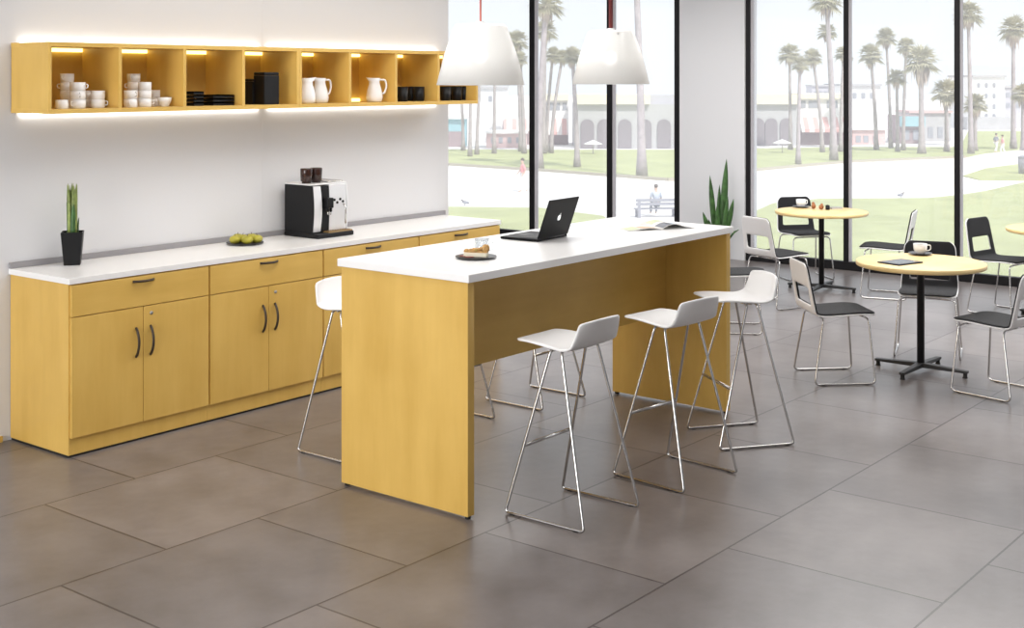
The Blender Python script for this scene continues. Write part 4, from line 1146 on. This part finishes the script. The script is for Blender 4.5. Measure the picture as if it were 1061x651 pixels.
for k in range(2): box(b, -0.95, 0.95, -0.27, -0.23, 0.52 + k * 0.16, 0.64 + k * 0.16)
obj('backrest', b, 'bench', t, bevel=0.01)
for x in (-0.8, 0.8):
    b = bmesh.new(); box(b, x - 0.06, x + 0.06, -0.28, -0.20, 0.0, 0.80); box(b, x - 0.06, x + 0.06, 0.16, 0.24, 0.0, 0.335); box(b, x - 0.06, x + 0.06, -0.20, 0.24, 0.28, 0.335); obj('leg', b, 'bench', t)
p = P(1062, 180, GZ + 0.06); t = thing('bin', 'grey waste bin at the right edge of the photo, beside the lawn wedge', 'bin', p, HEAD)
b = bmesh.new(); lathe(b, [(0, 0), (0.36, 0), (0.40, 0.95), (0, 0.95)], 20); obj('body', b, 'bench', t, True)
b = bmesh.new(); lathe(b, [(0.30, 0.955), (0.42, 0.955), (0.42, 1.02), (0.30, 1.08), (0, 1.10)], 20); obj('lid', b, 'grey_cloth', t, True)

# ---- people: skinned bodies
def skin_mesh(name, verts, edges, radii, mat, parent, root=0, sub=2):
    me = bpy.data.meshes.new(name); me.from_pydata([Vector(v) for v in verts], edges, []); me.materials.append(M[mat])
    o = bpy.data.objects.new(name, me); COL.objects.link(o)
    if parent: o.parent = parent
    sk = o.modifiers.new('Skin', 'SKIN')
    lay = me.skin_vertices[0] if me.skin_vertices else None
    if lay is None:
        bm = bmesh.new(); bm.from_mesh(me); bm.verts.layers.skin.verify(); bm.to_mesh(me); bm.free(); lay = me.skin_vertices[0]
    for i, r in enumerate(radii):
        lay.data[i].radius = (r, r) if not isinstance(r, tuple) else r
        lay.data[i].use_root = (i == root)
    s = o.modifiers.new('Subdivision', 'SUBSURF'); s.levels = sub; s.render_levels = sub
    sk.use_smooth_shade = True
    return o
def person(loc, rz, H, label, pose, top, bottom):
    t = thing('person', label, 'person', loc, rz)
    s = H / 1.75
    if pose == 'walk':
        hip = 0.93; J = dict(pel=(0, 0, hip), ch=(0, 0.02, 1.28), nk=(0, 0.03, 1.48), hd=(0, 0.05, 1.58), tp=(0, 0.05, 1.69),
            sl=(-.18, 0.02, 1.41), el=(-.24, -.08, 1.13), wl=(-.23, 0.06, .90), hl=(-.23, .10, .80), sr=(.18, .02, 1.41), er=(.24, .08, 1.14), wr=(.23, .24, .95), hr=(.22, .30, .87),
            pl=(-.09, 0, .88), kl=(-.10, .16, .50), al=(-.10, .10, .09), tl=(-.10, .26, .03), pr=(.09, 0, .88), kr=(.10, -.03, .49), ar=(.10, -.26, .12), tr=(.10, -.16, .03))
    else:
        J = dict(pel=(0, 0, .52), ch=(0, -.03, .88), nk=(0, -.01, 1.08), hd=(0, .02, 1.18), tp=(0, .02, 1.29),
            sl=(-.18, -.02, 1.01), el=(-.24, .02, .74), wl=(-.18, .22, .62), hl=(-.13, .30, .59), sr=(.18, -.02, 1.01), er=(.24, .02, .74), wr=(.18, .22, .62), hr=(.13, .30, .59),
            pl=(-.09, .02, .50), kl=(-.12, .42, .50), al=(-.12, .44, .09), tl=(-.12, .58, .03), pr=(.09, .02, .50), kr=(.12, .42, .50), ar=(.12, .44, .09), tr=(.12, .58, .03))
    ks = list(J); ix = {k: i for i, k in enumerate(ks)}
    sc = lambda ks_: [tuple(c * s for c in J[k]) for k in ks_]
    E_ = [('pel', 'ch'), ('ch', 'nk'), ('nk', 'hd'), ('hd', 'tp'), ('ch', 'sl'), ('sl', 'el'), ('el', 'wl'), ('wl', 'hl'), ('ch', 'sr'), ('sr', 'er'), ('er', 'wr'), ('wr', 'hr'), ('pel', 'pl'), ('pl', 'kl'), ('kl', 'al'), ('al', 'tl'), ('pel', 'pr'), ('pr', 'kr'), ('kr', 'ar'), ('ar', 'tr')]
    Rr = dict(pel=.12, ch=.13, nk=.05, hd=.092, tp=.075, sl=.055, el=.04, wl=.028, hl=.034, sr=.055, er=.04, wr=.028, hr=.034, pl=.085, kl=.055, al=.038, tl=.035, pr=.085, kr=.055, ar=.038, tr=.035)
    body = skin_mesh('body', sc(ks), [(ix[a], ix[b]) for a, b in E_], [Rr[k] * s for k in ks], 'skin', t)
    tk = ['pel', 'ch', 'sl', 'el', 'sr', 'er']
    skin_mesh('shirt', sc(tk), [(0, 1), (1, 2), (2, 3), (1, 4), (4, 5)], [r * s for r in (.135, .15, .072, .055, .072, .055)], top, t)
    tk = ['pel', 'pl', 'kl', 'al', 'pr', 'kr', 'ar']
    skin_mesh('trousers', sc(tk), [(0, 1), (1, 2), (2, 3), (0, 4), (4, 5), (5, 6)], [r * s for r in (.14, .10, .072, .058, .10, .072, .058)], bottom, t)
    h = J['tp']; b = bmesh.new(); ellipsoid(b, (h[0] * s, (h[1] - .025) * s, (h[2] - .02) * s), (.096 * s, .105 * s, .095 * s)); obj('hair', b, 'hair', t, True)
p = P(542, 199, GZ); person(p, HEAD + R(100), 1.75, 'person in a pink top and white trousers walking along the promenade outside', 'walk', 'pink', 'white_cloth')
p = P(680, 225, GZ) + Vector((0, 0, 0.0)); person((p.x + FW.x * 0.10, p.y + FW.y * 0.10, GZ + 0.075), HEAD + R(8), 1.70, 'person in a pale blue shirt sitting on the park bench outside', 'sit', 'blue_cloth', 'grey_cloth')
p = P(1032, 158, GZ + 0.06); person(p, HEAD + R(-70), 1.5, 'person in dark clothes walking on the path beyond the last mullion', 'walk', 'grey_cloth', 'white_cloth')
p = P(1039, 160, GZ); person(p, HEAD + R(60), 1.5, 'person in a pink top on the path near the right edge', 'walk', 'pink', 'white_cloth')
def bird(u, v, label, rz):
    t = thing('pigeon', label, 'bird', P(u, v, GZ), rz)
    b = bmesh.new()
    pts = [(-.20, 0, .10), (-.10, 0, .12), (0, 0, .14), (.09, 0, .17), (.13, 0, .23), (.17, 0, .25), (.22, 0, .245)]
    tube(b, pts, [.015, .045, .075, .065, .038, .034, .006], 10)
    for s in (-1, 1):
        tube(b, [(0.02, s * .025, .09), (0.03, s * .03, .0)], .007, 5); tube(b, [(0.02, s * .03, .006), (0.07, s * .03, .006)], .006, 5)
    obj('body', b, 'bird', t, True)
    for s in (-1, 1):
        b = bmesh.new(); ellipsoid(b, (-.04, s * .06, .145), (.13, .018, .05)); obj('wing', b, 'grey_cloth', t, True)
bird(482, 213, 'pigeon on the pale paving outside, right of the cabinet wall edge', HEAD + R(170))
bird(933.5, 205, 'pigeon at the edge of the near lawn in the middle pane', HEAD + R(20))

# ================================================================== LIGHT
wd = bpy.data.worlds.new('World'); scene.world = wd; wd.use_nodes = True
bg = wd.node_tree.nodes['Background']; bg.inputs[0].default_value = (0.90, 0.94, 1.0, 1); bg.inputs[1].default_value = 1.25
def sun(name, d, s, ang, col):
    l = bpy.data.lights.new(name, 'SUN'); l.energy = s; l.angle = R(ang); l.color = col
    o = bpy.data.objects.new(name, l); COL.objects.link(o); o.rotation_euler = Vector(d).to_track_quat('-Z', 'Y').to_euler()
sun('sun', (0.30, 0.62, -0.72), 3.9, 3, (1.0, 0.97, 0.92))
def area(name, loc, d, sx, sy, w, col=(1, 1, 1)):
    l = bpy.data.lights.new(name, 'AREA'); l.shape = 'RECTANGLE'; l.size = sx; l.size_y = sy; l.energy = w; l.color = col
    o = bpy.data.objects.new(name, l); COL.objects.link(o); o.location = loc; o.rotation_euler = Vector(d).to_track_quat('-Z', 'Y').to_euler()
CL = (1.0, 0.985, 0.97)
area('ceiling_fill', (2.6, 3.0, CEIL - 0.03), (0, 0, -1), 2.4, 1.6, 34, CL)  # unseen lamps added under the ceiling to fill the room with light
area('ceiling_fill', (5.4, 4.6, CEIL - 0.03), (0, 0, -1), 3.4, 1.2, 62, CL)
area('ceiling_fill', (9.8, 3.4, CEIL - 0.03), (0, 0, -1), 3.0, 3.6, 185, CL)
area('ceiling_fill', (9.4, 7.6, CEIL - 0.03), (0, 0, -1), 3.0, 3.0, 90, CL)
area('ceiling_fill', (8.6, 0.9, CEIL - 0.03), (0, 0, -1), 2.4, 1.6, 35, CL)
area('side_fill', (-3.9, 3.9, 1.55), (1, 0, 0), 2.9, 4.6, 500, (1.0, 0.99, 0.97))  # unseen fill lamp added at the open left side, no window there

# ================================================================== CAMERA
cam = bpy.data.cameras.new('Camera'); co = bpy.data.objects.new('Camera', cam); COL.objects.link(co)
co.location = (0, 0, HCAM); co.rotation_euler = (R(90), 0, HEAD)
cam.sensor_fit = 'HORIZONTAL'; cam.sensor_width = 36.0; cam.lens = FPX / 1061 * 36.0
cam.shift_y = (HOR - 325.5) / 1061; cam.clip_end = 1000; cam.clip_start = 0.05
scene.camera = co
vs = scene.view_settings
vs.view_transform = 'Standard'; vs.look = 'None'; vs.gamma = 1.0; vs.use_curve_mapping = False; vs.exposure = -0.1
scene.cycles.use_denoising = True
scene.cycles.max_bounces = 10; scene.cycles.diffuse_bounces = 5; scene.cycles.transparent_max_bounces = 12
scene.cycles.sample_clamp_indirect = 6.0
